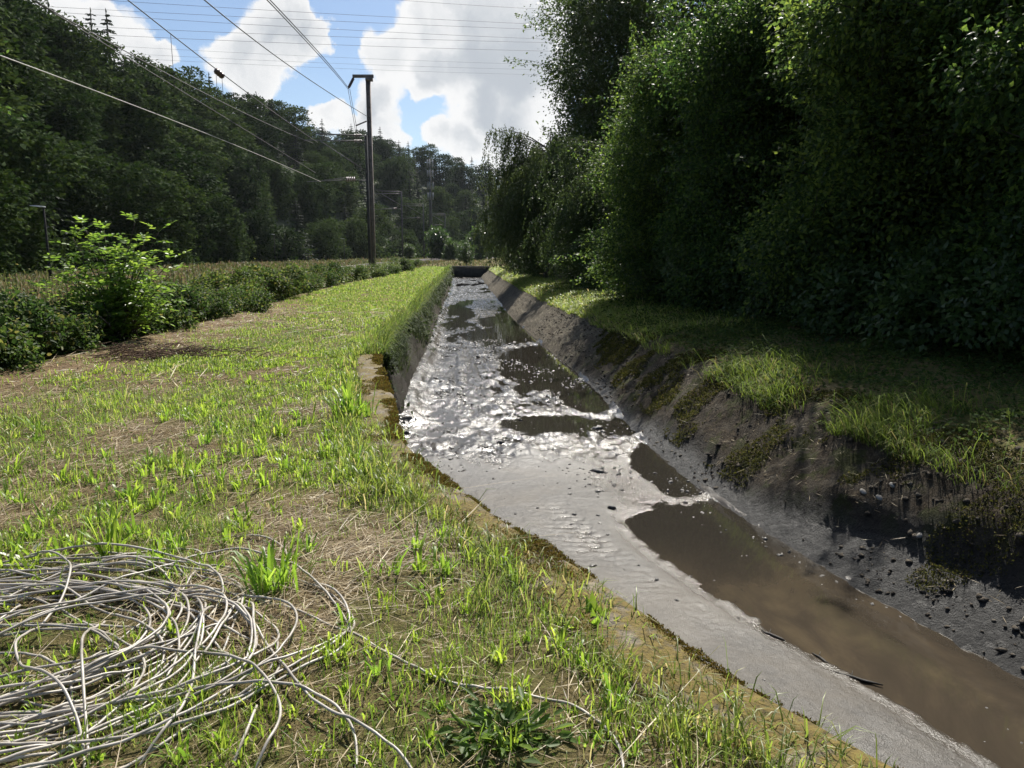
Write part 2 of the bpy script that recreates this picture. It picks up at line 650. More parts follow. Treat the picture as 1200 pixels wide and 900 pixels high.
def build_mud():
    y = [1.0]
    while y[-1] < YEND - .05:
        y.append(y[-1] + float(np.clip(.0042 * y[-1] * max(1, y[-1] / 9), .022, .35)))
    y = np.array(y)
    k = np.linspace(0, 1, 190)
    L = Lc(y) + batter(y) - .12
    R = Rc(y) + .05
    X = L[:, None] * (1 - k) + R[:, None] * k
    Yg = np.repeat(y[:, None], len(k), 1)
    Z = WATER_Z + mud_h(X, Yg)
    nr, nc = X.shape
    i, j = np.meshgrid(np.arange(nr - 1), np.arange(nc - 1), indexing='ij')
    F = np.stack([i * nc + j, i * nc + j + 1, (i + 1) * nc + j + 1, (i + 1) * nc + j], -1).reshape(-1, 4)
    o = MB().add(np.stack([X, Yg, Z], -1).reshape(-1, 3), F).build('mud', mud_mat(), smooth_=True)
    tag(o, 'wet silt bed of the drained canal', kind='structure')
    # water sheet, cut by the mud wherever that stands higher
    ys = np.concatenate([np.arange(1, 20, .5), np.arange(20, YEND, 2)])
    k = np.linspace(0, 1, 9)
    L = Lc(ys) + batter(ys) - .1
    R = Rc(ys) + .1
    X = L[:, None] * (1 - k) + R[:, None] * k
    Yg = np.repeat(ys[:, None], len(k), 1)
    nr, nc = X.shape
    i, j = np.meshgrid(np.arange(nr - 1), np.arange(nc - 1), indexing='ij')
    F = np.stack([i * nc + j, i * nc + j + 1, (i + 1) * nc + j + 1, (i + 1) * nc + j], -1).reshape(-1, 4)
    o = MB().add(np.stack([X, Yg, 0 * X + WATER_Z], -1).reshape(-1, 3), F).build('water', water_mat())
    tag(o, 'shallow brown puddles left in the canal', kind='structure')


def mud_mat():
    m, nt, n, l = new_mat('wet_mud')
    tc = nd(nt, 'ShaderNodeTexCoord')
    v = tc.outputs['Object']
    n1 = noise(nt, v, 1.1, 5, .6)
    n2 = noise(nt, v, 22, 5, .65)
    n3 = noise(nt, v, 110, 3, .6)
    c = ramp(nt, n2, [(.3, (.018, .016, .013)), (.55, (.044, .039, .033)), (.75, (.084, .075, .063))])
    c = mixc(nt, maprange(nt, n1, .42, .62, 0, .75), c, (.06, .049, .035))
    p = nd(nt, 'ShaderNodeBsdfPrincipled')
    l.new(c, p.inputs['Base Color'])
    sy = nd(nt, 'ShaderNodeSeparateXYZ')
    l.new(v, sy.inputs[0])
    far = maprange(nt, sy.outputs['Y'], 8.5, 12.0)
    rr = mixf(nt, far, maprange(nt, noise(nt, v, 1.6, 6, .65), .35, .65, .37, .52), maprange(nt, noise(nt, v, 2.4, 5, .6), .38, .62, .14, .3))
    l.new(rr, p.inputs['Roughness'])
    p.inputs['IOR'].default_value = 1.45
    l.new(mixf(nt, far, .34, 1.0), p.inputs['Specular IOR Level'])
    b = nd(nt, 'ShaderNodeBump')
    b.inputs['Strength'].default_value = .55
    b.inputs['Distance'].default_value = .01
    mq = nd(nt, 'ShaderNodeMapping')
    mq.inputs['Scale'].default_value = (1, .6, 1)
    l.new(v, mq.inputs[0])
    n4 = noise(nt, mq.outputs[0], 20, 7, .72)
    # just above the waterline the silt is soaked: darker, browner, slicker
    gp = nd(nt, 'ShaderNodeNewGeometry')
    sz = nd(nt, 'ShaderNodeSeparateXYZ')
    l.new(gp.outputs['Position'], sz.inputs[0])
    soak = maprange(nt, sz.outputs['Z'], WATER_Z + .028, WATER_Z + .002)
    l.new(mixc(nt, soak, c, (.042, .034, .025)), p.inputs['Base Color'])
    l.new(mixf(nt, soak, rr, .12), p.inputs['Roughness'])
    l.new(mixf(nt, far, .01, .035), b.inputs['Distance'])
    l.new(mixf(nt, far, mth(nt, 'ADD', n2, mth(nt, 'MULTIPLY', n3, .9)), n4), b.inputs['Height'])
    l.new(b.outputs[0], p.inputs['Normal'])
    o = nd(nt, 'ShaderNodeOutputMaterial')
    l.new(p.outputs[0], o.inputs[0])
    return m


def water_mat():
    m, nt, n, l = new_mat('muddy_water')
    tc = nd(nt, 'ShaderNodeTexCoord')
    v = tc.outputs['Object']
    mp = nd(nt, 'ShaderNodeMapping')
    mp.inputs['Rotation'].default_value = (0, 0, -.42)
    mp.inputs['Scale'].default_value = (1.7, .8, 1)
    l.new(v, mp.inputs[0])
    n1 = noise(nt, mp.outputs[0], .9, 7, .66, .6)
    c = ramp(nt, n1, [(.3, (.03, .025, .019)), (.5, (.048, .038, .027)), (.72, (.09, .069, .042))])
    sy = nd(nt, 'ShaderNodeSeparateXYZ')
    l.new(v, sy.inputs[0])
    c = mixc(nt, maprange(nt, sy.outputs['Y'], 5.2, 7.6), c, (.024, .021, .017))
    p = nd(nt, 'ShaderNodeBsdfPrincipled')
    l.new(c, p.inputs['Base Color'])
    p.inputs['Roughness'].default_value = .03
    p.inputs['IOR'].default_value = 1.33
    b = nd(nt, 'ShaderNodeBump')
    b.inputs['Strength'].default_value = .05
    b.inputs['Distance'].default_value = .01
    l.new(noise(nt, v, 9, 3, .5), b.inputs['Height'])
    l.new(b.outputs[0], p.inputs['Normal'])
    o = nd(nt, 'ShaderNodeOutputMaterial')
    l.new(p.outputs[0], o.inputs[0])
    return m


# ------------------------------------------------------------------ stone wall with its coping, end wall
def build_walls():
    y = np.arange(-5, WALL_END + .01, .11)
    t = np.stack([Lc(y + .01) - Lc(y - .01), .02 + 0 * y], -1)
    t = t / np.linalg.norm(t, axis=1, keepdims=True)
    nx, ny = t[:, 1], -t[:, 0]           # towards the canal
    wob = .05 * fbm(y * 1.1, y * 0, 201, 4)
    cx, cy = Lc(y) + nx * wob, y + ny * wob
    stone = rough_mat('old_concrete', (.06, .054, .045), (.22, .2, .17), 5, .9, .6, .02, c3=(.3, .27, .22))
    mossy = mossy_mat()
    root = empty('canal_wall', (Lc(6.0), 6.0, -1.3))
    off = np.array([Lc(6.0), 6.0, -1.3])
    # wall face
    mb = MB()
    prof = [(-.3, -.2), (-.02, -.2), (-.015, -.5), (.0, -.9), (.03, -1.6), (-.3, -1.6)]
    V = []
    for ox, z in prof:
        r = .03 * fbm(y * 2.5, z * 2.5 + 0 * y, 205, 4)
        V.append(np.stack([cx + nx * (ox + r), cy + ny * (ox + r), z + 0 * y], -1))
    V = np.stack(V, 1) - off
    npf = len(prof)
    i, j = np.meshgrid(np.arange(len(y) - 1), np.arange(npf), indexing='ij')
    F = np.stack([i * npf + j, (i + 1) * npf + j, (i + 1) * npf + (j + 1) % npf, i * npf + (j + 1) % npf], -1).reshape(-1, 4)
    mb.add(V.reshape(-1, 3), F, np.arange(npf)[None, :], (np.arange(npf) + (len(y) - 1) * npf)[None, ::-1])
    mb.build('wall_face', rough_mat('dark_wet_stone', (.012, .012, .01), (.06, .055, .045), 6, .7, .7, .03), root, True)
    # coping slab
    mb = MB()
    prof = [(-.36, -.19), (-.36, -.004), (-.3, .008), (-.2, .012), (-.1, .012), (-.02, .01), (.012, -.012), (.015, -.19)]
    V = []
    for q, (ox, z) in enumerate(prof):
        r = (.035 * fbm(y * 3.1, ox * 7 + 0 * y, 207, 4))
        zz = z + (.03 * fbm(y * 2.3, ox * 9 + 0 * y, 209, 4) if 0 < q < 7 else 0)
        V.append(np.stack([cx + nx * (ox + r), cy + ny * (ox + r), zz + 0 * y], -1))
    V = np.stack(V, 1) - off
    npf = len(prof)
    i, j = np.meshgrid(np.arange(len(y) - 1), np.arange(npf), indexing='ij')
    F = np.stack([i * npf + j, (i + 1) * npf + j, (i + 1) * npf + (j + 1) % npf, i * npf + (j + 1) % npf], -1).reshape(-1, 4)
    mb.add(V.reshape(-1, 3), F, np.arange(npf)[None, :], (np.arange(npf) + (len(y) - 1) * npf)[None, ::-1])
    mb.build('coping', mossy, root, True)
    # cushions of moss on the coping
    rng = np.random.default_rng(17)
    mb = MB()
    n = 90000
    yy = rng.uniform(1.5, 12.1, n) if False else 1.5 + rng.uniform(0, 1, n) ** 1.5 * 10.6
    ox = np.where(rng.uniform(0, 1, n) < .65, .012 - np.abs(rng.normal(0, .07, n)), rng.uniform(-.33, .02, n))
    cl = fbm(yy * 2.1, ox * 3, 212, 4) + .5 * fbm(yy * 9, ox * 9, 213, 3)
    k = cl > .0 + .12 * (ox < -.12) - .1 * (yy < 5.5)
    yy, ox, cl = yy[k], ox[k], cl[k]
    n = len(yy)
    qx, qy = np.interp(yy, y, nx), np.interp(yy, y, ny)
    wb = np.interp(yy, y, wob)
    hgt = np.clip(cl, 0, .3) * .13
    P = np.stack([Lc(yy) + qx * (ox + wb), yy + qy * (ox + wb), .004 + hgt * rng.uniform(.2, 1, n)], -1) - off
    sz = .007 + .0012 * yy
    leaves(mb, P, rng.normal(0, 1, (n, 3)) + [0, 0, .5], rng.normal(0, 1, (n, 3)), sz * rng.uniform(.6, 1.5, n), sz * .6)
    mo = mb.build('moss', leaf_mat('moss', [(0, (.04, .032, .008)), (.4, (.1, .07, .015)), (.75, (.15, .11, .025)), (1, (.09, .12, .02))], .25, .8, .1, 0), root)
    mo['kind'] = 'stuff'
    tag(root, 'low stone canal wall with mossy coping edging the mown grass', 'wall')
    # end wall across the canal
    root = empty('end_wall', (-5.5, YEND, -1.3))
    mb = MB()
    box(mb, (0, -.2, .55), (5.6, .4, 1.5))
    mb.build('wall_face', rough_mat('dark_end_stone', (.012, .012, .012), (.05, .048, .045), 2.5, .8, .8, .1), root)
    mb = MB()
    box(mb, (0, -.2, 1.37), (5.9, .55, .14))
    mb.build('coping', stone, root)
    tag(root, 'dark low wall closing the far end of the canal', 'wall')


def mossy_mat():
    m, nt, n, l = new_mat('mossy_coping')
    tc = nd(nt, 'ShaderNodeTexCoord')
    v = tc.outputs['Object']
    n1 = noise(nt, v, 5, 6, .65)
    n2 = noise(nt, v, 40, 5, .65)
    c = ramp(nt, n2, [(.3, (.05, .042, .03)), (.5, (.14, .115, .082)), (.72, (.25, .21, .155))])
    c = mixc(nt, maprange(nt, n1, .38, .52), c, ramp(nt, n2, [(.3, (.04, .03, .006)), (.6, (.14, .1, .02)), (.75, (.12, .13, .02))]))
    p = nd(nt, 'ShaderNodeBsdfPrincipled', i_Roughness=.95)
    l.new(c, p.inputs['Base Color'])
    b = nd(nt, 'ShaderNodeBump')
    b.inputs['Strength'].default_value = .9
    b.inputs['Distance'].default_value = .02
    l.new(mth(nt, 'ADD', n1, mth(nt, 'MULTIPLY', n2, .5)), b.inputs['Height'])
    l.new(b.outputs[0], p.inputs['Normal'])
    o = nd(nt, 'ShaderNodeOutputMaterial')
    l.new(p.outputs[0], o.inputs[0])
    return m


# ------------------------------------------------------------------ wooded hill
RIDGE = [(-130, 13), (-75, 13.0), (-40, 14.6), (-34, 14.8), (-30, 14.2), (-27, 12.8), (-24, 11.0), (-20, 9.6), (-15.5, 8.8), (-12, 7.9), (-9, 7.2), (-6, 6.5), (-3, 6.0), (5, 4.6), (25, 3.5), (60, 3)]
FOOT = [(-130, 60), (-75, 50), (-40, 66), (-34, 74), (-24, 108), (-16, 165), (-10, 225), (-5, 262), (0, 290), (10, 300), (60, 300)]


def hill_polar(phi, r):
    """ground height of the hill at bearing phi (degrees from straight ahead) and distance r"""
    e = np.interp(phi, [p[0] for p in RIDGE], [p[1] for p in RIDGE])
    f = np.interp(phi, [p[0] for p in FOOT], [p[1] for p in FOOT])
    rr = f * 1.75
    top = EYE + rr * np.tan(np.radians(e)) - 12.0
    t = np.clip((r - f) / (rr - f), 0, 1)
    h = -.4 + (top + .4) * (.25 * t + .75 * t * t * (3 - 2 * t) ) ** .85
    h = np.where(r < f, -.4 - (f - r) * .05, h)
    h = np.where(r > rr, top - (r - rr) * .12, h)
    return h, f, rr


def build_hill():
    ph = np.linspace(-125, 60, 140)
    k = np.concatenate([np.linspace(.94, 1.0, 3), np.linspace(1.02, 1.8, 34), [2.0, 2.4, 3]])
    f = np.interp(ph, [p[0] for p in FOOT], [p[1] for p in FOOT])
    r = f[:, None] * k[None]
    P = np.repeat(ph[:, None], len(k), 1)
    Z, _, _ = hill_polar(P, r)
    X = r * np.sin(np.radians(P))
    Y = r * np.cos(np.radians(P))
    Z = Z + smooth(1.0, 1.1, k)[None] * 3 * fbm(X * .03, Y * .03, 301, 3)
    nr, nc = X.shape
    i, j = np.meshgrid(np.arange(nr - 1), np.arange(nc - 1), indexing='ij')
    F = np.stack([i * nc + j, (i + 1) * nc + j, (i + 1) * nc + j + 1, i * nc + j + 1], -1).reshape(-1, 4)
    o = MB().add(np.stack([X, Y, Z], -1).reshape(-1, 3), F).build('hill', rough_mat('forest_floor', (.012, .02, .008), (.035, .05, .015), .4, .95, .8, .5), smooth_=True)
    tag(o, 'steep wooded hillside beyond the field', kind='structure')
# ------------------------------------------------------------------ vegetation
def gz(x, y):
    x = np.asarray(x, float)
    y = np.asarray(y, float)
    L = Lc(y)
    R = Rc(y)
    zl = left_z(np.maximum(L - x, 0), x, y)
    zl = np.where(y > YEND - 8, zl * (1 - .5 * smooth(YEND - 8, YEND, y)), zl)
    zr, _ = right_z(x - R, y)
    return np.where(x < L, zl, np.where(x > R, zr, np.where(y > YEND, -.05, -1.2)))


def in_view(x, y, z=0.0, m=140):
    """inside the field of view, with a generous margin for a step to the side"""
    xx = np.asarray(x, float)
    yy = np.asarray(y, float)
    dz = z - EYE
    fwd = yy * math.cos(PITCH) - dz * math.sin(PITCH)
    fwd = np.maximum(fwd, .05)
    up = yy * math.sin(PITCH) + dz * math.cos(PITCH)
    px = 600 + 900 * xx / fwd
    py = 450 - 900 * up / fwd
    mm = m + 900 * .35 / fwd
    return (px > -mm) & (px < 1200 + mm) & (py < 900 + mm) & (fwd > .3)


def bare_at(x, y):
    b = smooth(1.9, .5, x - Bc(y) + 1.2 * fbm(x * .7, y * .5, 91, 4)) * smooth(-.6, .2, x - Bc(y)) * smooth(34, 20, y)
    a_ = Lc(y) - x
    b2 = smooth(.0, .22, fbm(x * .9, y * .9, 95, 4) + .13 * smooth(7, 3, y)) * smooth(.25, .6, a_) * smooth(30, 14, y)
    return np.maximum(b, .85 * b2)


GRASS = [(0, (.08, .125, .02)), (.35, (.125, .185, .028)), (.7, (.175, .235, .038)), (.9, (.23, .24, .065)), (1, (.33, .27, .13))]


def build_grass():
    rng = np.random.default_rng(3)
    gm = leaf_mat('grass_blade', GRASS, .5, .42, .4, 0)
    # short mown turf
    mb = MB()
    for y0, y1, dens, w, h in ((1.3, 5, 2900, .0034, .052), (5, 9, 1150, .0065, .06), (9, 16, 760, .010, .05), (16, 30, 460, .017, .045), (30, 55, 190, .03, .05), (55, 93, 80, .05, .065)):
        area = (y1 - y0) * 9.5
        n = int(area * dens)
        y = rng.uniform(y0, y1, n)
        b = Bc(y) + .1
        x = b + (Lc(y) + .02 - b) * rng.uniform(0, 1, n)
        a = Lc(y) - x
        keep = in_view(x, y) & ~((a < .34) & (y < WALL_END) & (rng.uniform(0, 1, n) > np.where(y > 7.5, .04, .55)))
        cl = fbm(x * 1.6, y * 1.6, 401, 4)
        cl2 = fbm(x * 5, y * 5, 402, 3)
        pr = np.clip(.42 + 2.0 * cl + 1.4 * cl2, .03, 1) * (1 - .9 * bare_at(x, y))
        keep &= rng.uniform(0, 1, n) < pr
        x, y, a, cl = x[keep], y[keep], a[keep], cl[keep]
        n = len(x)
        edge = smooth(.85, .4, a)
        hh = h * rng.lognormal(0, .4, n) * (1 + .6 * edge + 1.0 * np.clip(cl, 0, 1))
        P = np.stack([x, y, gz(x, y) - .005], -1)
        blades(mb, P, hh, w * rng.uniform(.7, 1.3, n), rng.uniform(.1, .9, n), rng)
    tag(mb.build('mown_grass', gm), 'short bright green grass on the mown canal bank', 'grass', kind='stuff')
    # longer tufts along the coping
    mb = MB()
    n = 1100
    y = 1.5 + rng.uniform(0, 1, n) ** 1.5 * 11
    a = .1 + np.abs(rng.normal(0, .26, n))
    x = Lc(y) - a
    pr = np.clip(.4 + 2.4 * fbm(y * 1.4, a * 1.5, 411, 3), .02, 1)
    k = (rng.uniform(0, 1, n) < pr) & in_view(x, y) & ~((y > 7.2) & (a < .36)) & (rng.uniform(0, 1, n) < np.where(y > 5.5, .55, 1))
    x, y = x[k], y[k]
    for q in range(len(x)):
        m_ = int(rng.integers(14, 34))
        r = rng.uniform(.02, .07)
        px = x[q] + rng.normal(0, r, m_)
        py = y[q] + rng.normal(0, r, m_)
        wd = (.0045 + .0007 * y[q])
        blades(mb, np.stack([px, py, gz(px, py) - .01], -1), rng.uniform(.08, .22, m_) * rng.uniform(.6, 1.2), wd * rng.uniform(.7, 1.2, m_), rng.uniform(.15, 1.1, m_), rng)
    mb_long, mb = mb, MB()
    # clumps of broader upright blades all over the bank
    n = 2600
    y = 1.6 + rng.uniform(0, 1, n) ** 1.2 * 11
    x = Bc(y) + .8 + (Lc(y) - .4 - Bc(y) - .8) * rng.uniform(0, 1, n)
    pr = np.clip(.4 + 2.2 * fbm(x * 1.1, y * 1.1, 413, 3), .05, 1) * (1 - .8 * bare_at(x, y))
    k = (rng.uniform(0, 1, n) < pr) & in_view(x, y)
    x, y = x[k], y[k]
    for q in range(len(x)):
        m_ = int(rng.integers(7, 18))
        px = x[q] + rng.normal(0, .035, m_)
        py = y[q] + rng.normal(0, .035, m_)
        blades(mb, np.stack([px, py, gz(px, py) - .01], -1), rng.uniform(.05, .13, m_) * rng.uniform(.6, 1.2) * (1 if y[q] < 8 else .65), (.0052 + .0005 * y[q]) * rng.uniform(.6, 1.3, m_), rng.uniform(.1, .8, m_), rng)
    tag(mb.build('broad_grass', leaf_mat('broad_blade', [(0, (.1, .18, .02)), (.6, (.165, .27, .03)), (1, (.23, .32, .048))], .52, .45, .35, 0)), 'bright clumps of broad upright blades scattered over the bank', 'grass', kind='stuff')
    mb = mb_long
    tag(mb.build('long_grass', gm), 'long bright grass tufts leaning along the coping edge', 'grass', kind='stuff')
    # grass and weeds hanging over the earth face of the left bank
    dm = leaf_mat('edge_and_shade_grass', [(0, (.035, .06, .012)), (.5, (.075, .125, .02)), (.85, (.125, .175, .03)), (1, (.17, .14, .06))], .4, .7, .12, 0)
    mb = MB()
    mbw = MB()
    for y0, y1, n, w, h in ((12.3, 20, 15000, .009, .24), (20, 36, 15000, .015, .25), (36, 60, 10000, .028, .26), (60, 92, 8000, .04, .28)):
        y = rng.uniform(y0, y1, n)
        t = rng.uniform(-.25, 1, n) ** 1.0
        down = np.clip(t, 0, 1) ** 1.5
        x = Lc(y) + np.where(t < 0, t * 1.2, batter(y) * down) + .1 * fbm(y * 1.1, down * 4 + y * .1, 61, 4)
        z = np.where(t < 0, gz(np.minimum(x, Lc(y) - .01), y), -.05 - 1.1 * down)
        k = rng.uniform(0, 1, n) < np.clip(.8 + 1.6 * fbm(y * .9, down * 2, 421, 3) - 1.4 * down, .0, 1)
        x, y, z = x[k], y[k], z[k]
        n = len(x)
        az = rng.normal(-.1, .8, n)
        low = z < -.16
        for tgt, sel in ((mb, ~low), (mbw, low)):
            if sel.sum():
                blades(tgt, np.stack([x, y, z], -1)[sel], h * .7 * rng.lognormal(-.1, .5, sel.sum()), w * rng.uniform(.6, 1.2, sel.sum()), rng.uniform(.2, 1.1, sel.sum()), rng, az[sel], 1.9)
    n = 20000
    y = 12.3 + rng.uniform(0, 1, n) ** 1.6 * 78
    dn = rng.uniform(0, 1, n) ** 1.5
    x = Lc(y) + batter(y) * dn + .02 + .12 * fbm(y * 1.1, dn * 4 + y * .1, 61, 4)
    k = rng.uniform(0, 1, n) < np.clip(.5 + 3.0 * fbm(y * .9, dn * 1.2, 425, 4) - 1.1 * dn, 0, 1)
    x, y, dn = x[k], y[k], dn[k]
    n = len(x)
    L = (.05 + .0022 * y) * rng.uniform(.6, 1.4, n)
    leaves(mbw, np.stack([x + rng.uniform(-.08, .06, n), y, .03 - 1.05 * dn], -1), np.stack([rng.normal(.4, .7, n), rng.normal(0, .8, n), rng.normal(-.4, .5, n)], -1),
           np.stack([rng.normal(.6, .4, n), rng.normal(0, .4, n), np.ones(n) * .8], -1), L, L * .7)
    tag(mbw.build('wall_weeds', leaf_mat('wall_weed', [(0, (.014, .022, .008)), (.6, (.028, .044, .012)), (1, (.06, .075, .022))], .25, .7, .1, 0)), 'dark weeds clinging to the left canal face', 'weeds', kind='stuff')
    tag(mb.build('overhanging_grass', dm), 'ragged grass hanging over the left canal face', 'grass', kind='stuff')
    # small round weeds matted into the turf
    cm = leaf_mat('clover_leaf', [(0, (.05, .09, .014)), (.6, (.09, .15, .02)), (1, (.15, .2, .035))], .4, .6, .2, 0)
    mb = MB()
    for y0, y1, n, L in ((1.3, 4.5, 30000, .014), (4.5, 9, 30000, .02), (9, 18, 22000, .034)):
        y = rng.uniform(y0, y1, n)
        x = Bc(y) + (Lc(y) - .32 - Bc(y)) * rng.uniform(0, 1, n)
        k = in_view(x, y) & (rng.uniform(0, 1, n) < np.clip(.25 + 2.6 * fbm(x * 2.3, y * 2.3, 427, 4), .02, 1) * (1 - .75 * bare_at(x, y)))
        x, y = x[k], y[k]
        n = len(x)
        P = np.stack([x, y, gz(x, y) + np.abs(rng.normal(0, .018, n))], -1)
        leaves(mb, P, np.stack([rng.normal(0, 1, n), rng.normal(0, 1, n), rng.normal(.2, .3, n)], -1), rng.normal(0, .4, (n, 3)) + [0, 0, 1], L * rng.uniform(.6, 1.5, n), L * .8 * rng.uniform(.6, 1.2, n))
    tag(mb.build('clover', cm), 'small round leaved weeds matted into the mown grass', 'weeds', kind='stuff')
    # right bank: crest grass with shade painted into its colour, distant turf
    mb = MB()
    for y0, y1, n, w, h in ((3, 8, 13000, .006, .19), (8, 16, 13000, .01, .18), (16, 28, 15000, .017, .11), (28, 50, 17000, .03, .1), (50, 92, 14000, .05, .11)):
        y = rng.uniform(y0, y1, n)
        s = 1.0 + np.abs(rng.normal(0, 1, n)) * (.55 if y0 < 16 else 1.1)
        x = Rc(y) + s
        pr = np.clip(.3 + 3.2 * fbm(x * .9, y * .9, 431, 4), .01, 1) if y0 < 16 else np.clip(.75 + 1.2 * fbm(x * .9, y * .9, 431, 4), .1, 1)
        k = (rng.uniform(0, 1, n) < pr) & in_view(x, y)
        x, y = x[k], y[k]
        n = len(x)
        az = np.where(rng.uniform(0, 1, n) < .6, rng.normal(math.pi, .8, n), rng.uniform(0, 6.28, n))
        if y0 == 16:
            tag(mb.build('bank_grass', dm), 'patchy grass with painted shade along the crest of the near right bank', 'grass', kind='stuff')
            mb = MB()
        blades(mb, np.stack([x, y, gz(x, y) - .01], -1), h * rng.lognormal(0, .4, n), w * rng.uniform(.7, 1.3, n), rng.uniform(.3, 1.3, n), rng, az, 1.3)
    tag(mb.build('bank_grass', gm), 'sunlit turf along the far part of the right bank', 'grass', kind='stuff')
    # low leafy ground cover on top of the right bank
    gcm = leaf_mat('ground_cover_leaf', [(0, (.028, .05, .012)), (.6, (.045, .075, .016)), (1, (.08, .1, .025))], .35, .75, .12, 0)
    mb = MB()
    for y0, y1, n, L in ((2.5, 9, 26000, .05), (9, 20, 30000, .06), (20, 40, 12000, .1)):
        y = rng.uniform(y0, y1, n)
        s = rng.uniform(1.3, 5.5, n)
        x = Rc(y) + s
        k = in_view(x, y) & (rng.uniform(0, 1, n) < np.clip(.5 + 1.8 * fbm(x * 1.1, y * 1.1, 441, 4) + .25 * (s > 2), .05, 1))
        x, y = x[k], y[k]
        n = len(x)
        z = gz(x, y) + rng.uniform(.0, .16, n) * np.clip(.6 + 1.5 * fbm(x * 1.3, y * 1.3, 442, 3), .1, 1.4)
        D = np.stack([rng.normal(-.5, 1, n), rng.normal(-.2, 1, n), rng.normal(.1, .4, n)], -1)
        N = np.stack([rng.normal(0, .5, n), rng.normal(0, .5, n), np.ones(n)], -1)
        leaves(mb, np.stack([x, y, z], -1), D, N, L * rng.uniform(.6, 1.4, n), L * .75 * rng.uniform(.6, 1.3, n))
    tag(mb.build('ground_cover', gcm), 'dark low leaves covering the top of the right bank', 'ground cover', kind='stuff')
    # straw: cut dry stems lying on the bank
    sm = leaf_mat('straw', [(0, (.1, .07, .035)), (.5, (.27, .2, .11)), (1, (.5, .42, .27))], .15, .5, .35, 0)
    mb = MB()
    for y0, y1, n, w in ((1.3, 4.5, 64000, .0028), (4.5, 9, 30000, .0042), (9, 22, 12000, .009)):
        y = rng.uniform(y0, y1, n)
        x = Bc(y) + (Lc(y) - .3 - Bc(y)) * rng.uniform(0, 1, n)
        k = in_view(x, y) & (rng.uniform(0, 1, n) < .22 + .8 * bare_at(x, y))
        x, y = x[k], y[k]
        n = len(x)
        az = rng.normal(.4, 1.2, n)
        ln = rng.lognormal(-2.2, .6, n) * (1 + .05 * y)
        D = np.stack([np.cos(az), np.sin(az), rng.normal(0.02, .12, n)], -1)
        P = np.stack([x, y, gz(x, y) + rng.uniform(.0, .025, n)], -1)
        leaves(mb, P, D, np.tile([[0, 0, 1.0]], (n, 1)) + rng.normal(0, .3, (n, 3)), ln, w * rng.uniform(.7, 1.6, n), 0)
    # litter and roots on the bare right slope
    n = 5000
    y = rng.uniform(3.5, 16, n)
    x = Rc(y) + rng.uniform(.35, 1.8, n)
    k = in_view(x, y) & (rng.uniform(0, 1, n) < .5 + 1.5 * fbm(x, y, 451, 3))
    x, y = x[k], y[k]
    n = len(x)
    az = rng.uniform(0, 6.28, n)
    leaves(mb, np.stack([x, y, gz(x, y) + .008], -1), np.stack([np.cos(az), np.sin(az), rng.normal(-.1, .3, n)], -1),
           np.tile([[-.6, 0, 1.0]], (n, 1)), rng.uniform(.03, .16, n), rng.uniform(.002, .006, n), 0)
    tag(mb.build('straw', sm), 'dry cut stems strewn over the trodden ground', 'straw', kind='stuff')
    # moss and creeping weeds in patches on the slope
    mm = leaf_mat('bank_moss', [(0, (.02, .024, .006)), (.5, (.045, .05, .011)), (.85, (.075, .085, .018)), (1, (.12, .1, .04))], .25, .85, .1, 0)
    mb = MB()
    n = 110000
    y = 3.6 + rng.uniform(0, 1, n) ** 1.4 * 16
    s = rng.uniform(.25, 1.75, n)
    x = Rc(y) + s
    cl = fbm(x * 1.7, y * 1.7, 455, 5)
    k = in_view(x, y) & (cl > .03 + .12 * smooth(.6, .3, s))
    x, y, cl = x[k], y[k], cl[k]
    n = len(x)
    sz = .010 + .0018 * y
    leaves(mb, np.stack([x, y, gz(x, y) + rng.uniform(0, .035, n) * np.clip(cl * 8, .2, 1.4)], -1), rng.normal(0, 1, (n, 3)) + [-.3, 0, .3], rng.normal(0, .8, (n, 3)) + [-.4, 0, .7], sz * rng.uniform(.6, 1.6, n), sz * .6)
    tag(mb.build('bank_moss', mm), 'dull green moss patches on the bare right slope', 'moss', kind='stuff')
    return gm


def tuft_mesh(rng, n, L, W, spread, up):
    mb = MB()
    az = rng.uniform(0, 2 * math.pi, n)
    tilt = rng.uniform(.02, 1, n) ** .9 * spread + np.abs(rng.normal(0, .12, n))
    D = np.stack([np.cos(az) * np.sin(tilt), np.sin(az) * np.sin(tilt), np.cos(tilt) * up], -1)
    N = np.stack([-np.cos(az) * .8, -np.sin(az) * .8, np.ones(n) * .6], -1)
    P = np.stack([np.cos(az), np.sin(az), 0 * az], -1) * rng.uniform(0, .045, n)[:, None]
    l_ = L * rng.lognormal(-.12, .35, n)
    az += rng.normal(0, .3, n)
    # stalk-like lower half, then the blade
    leaves(mb, P, D, N, l_, W * rng.uniform(.7, 1.3, n), .18, 6)
    return mb


def clump(rng, n, H, W, r):
    p = rng.normal(0, r * .6, (n, 3)) * [1, 1, 0]
    az = np.arctan2(p[:, 1], p[:, 0]) + rng.normal(0, .9, n)
    return blades(MB(), p, H * rng.lognormal(-.15, .35, n), W * rng.uniform(.6, 1.3, n), rng.uniform(.1, .95, n), rng, az, 1.3)


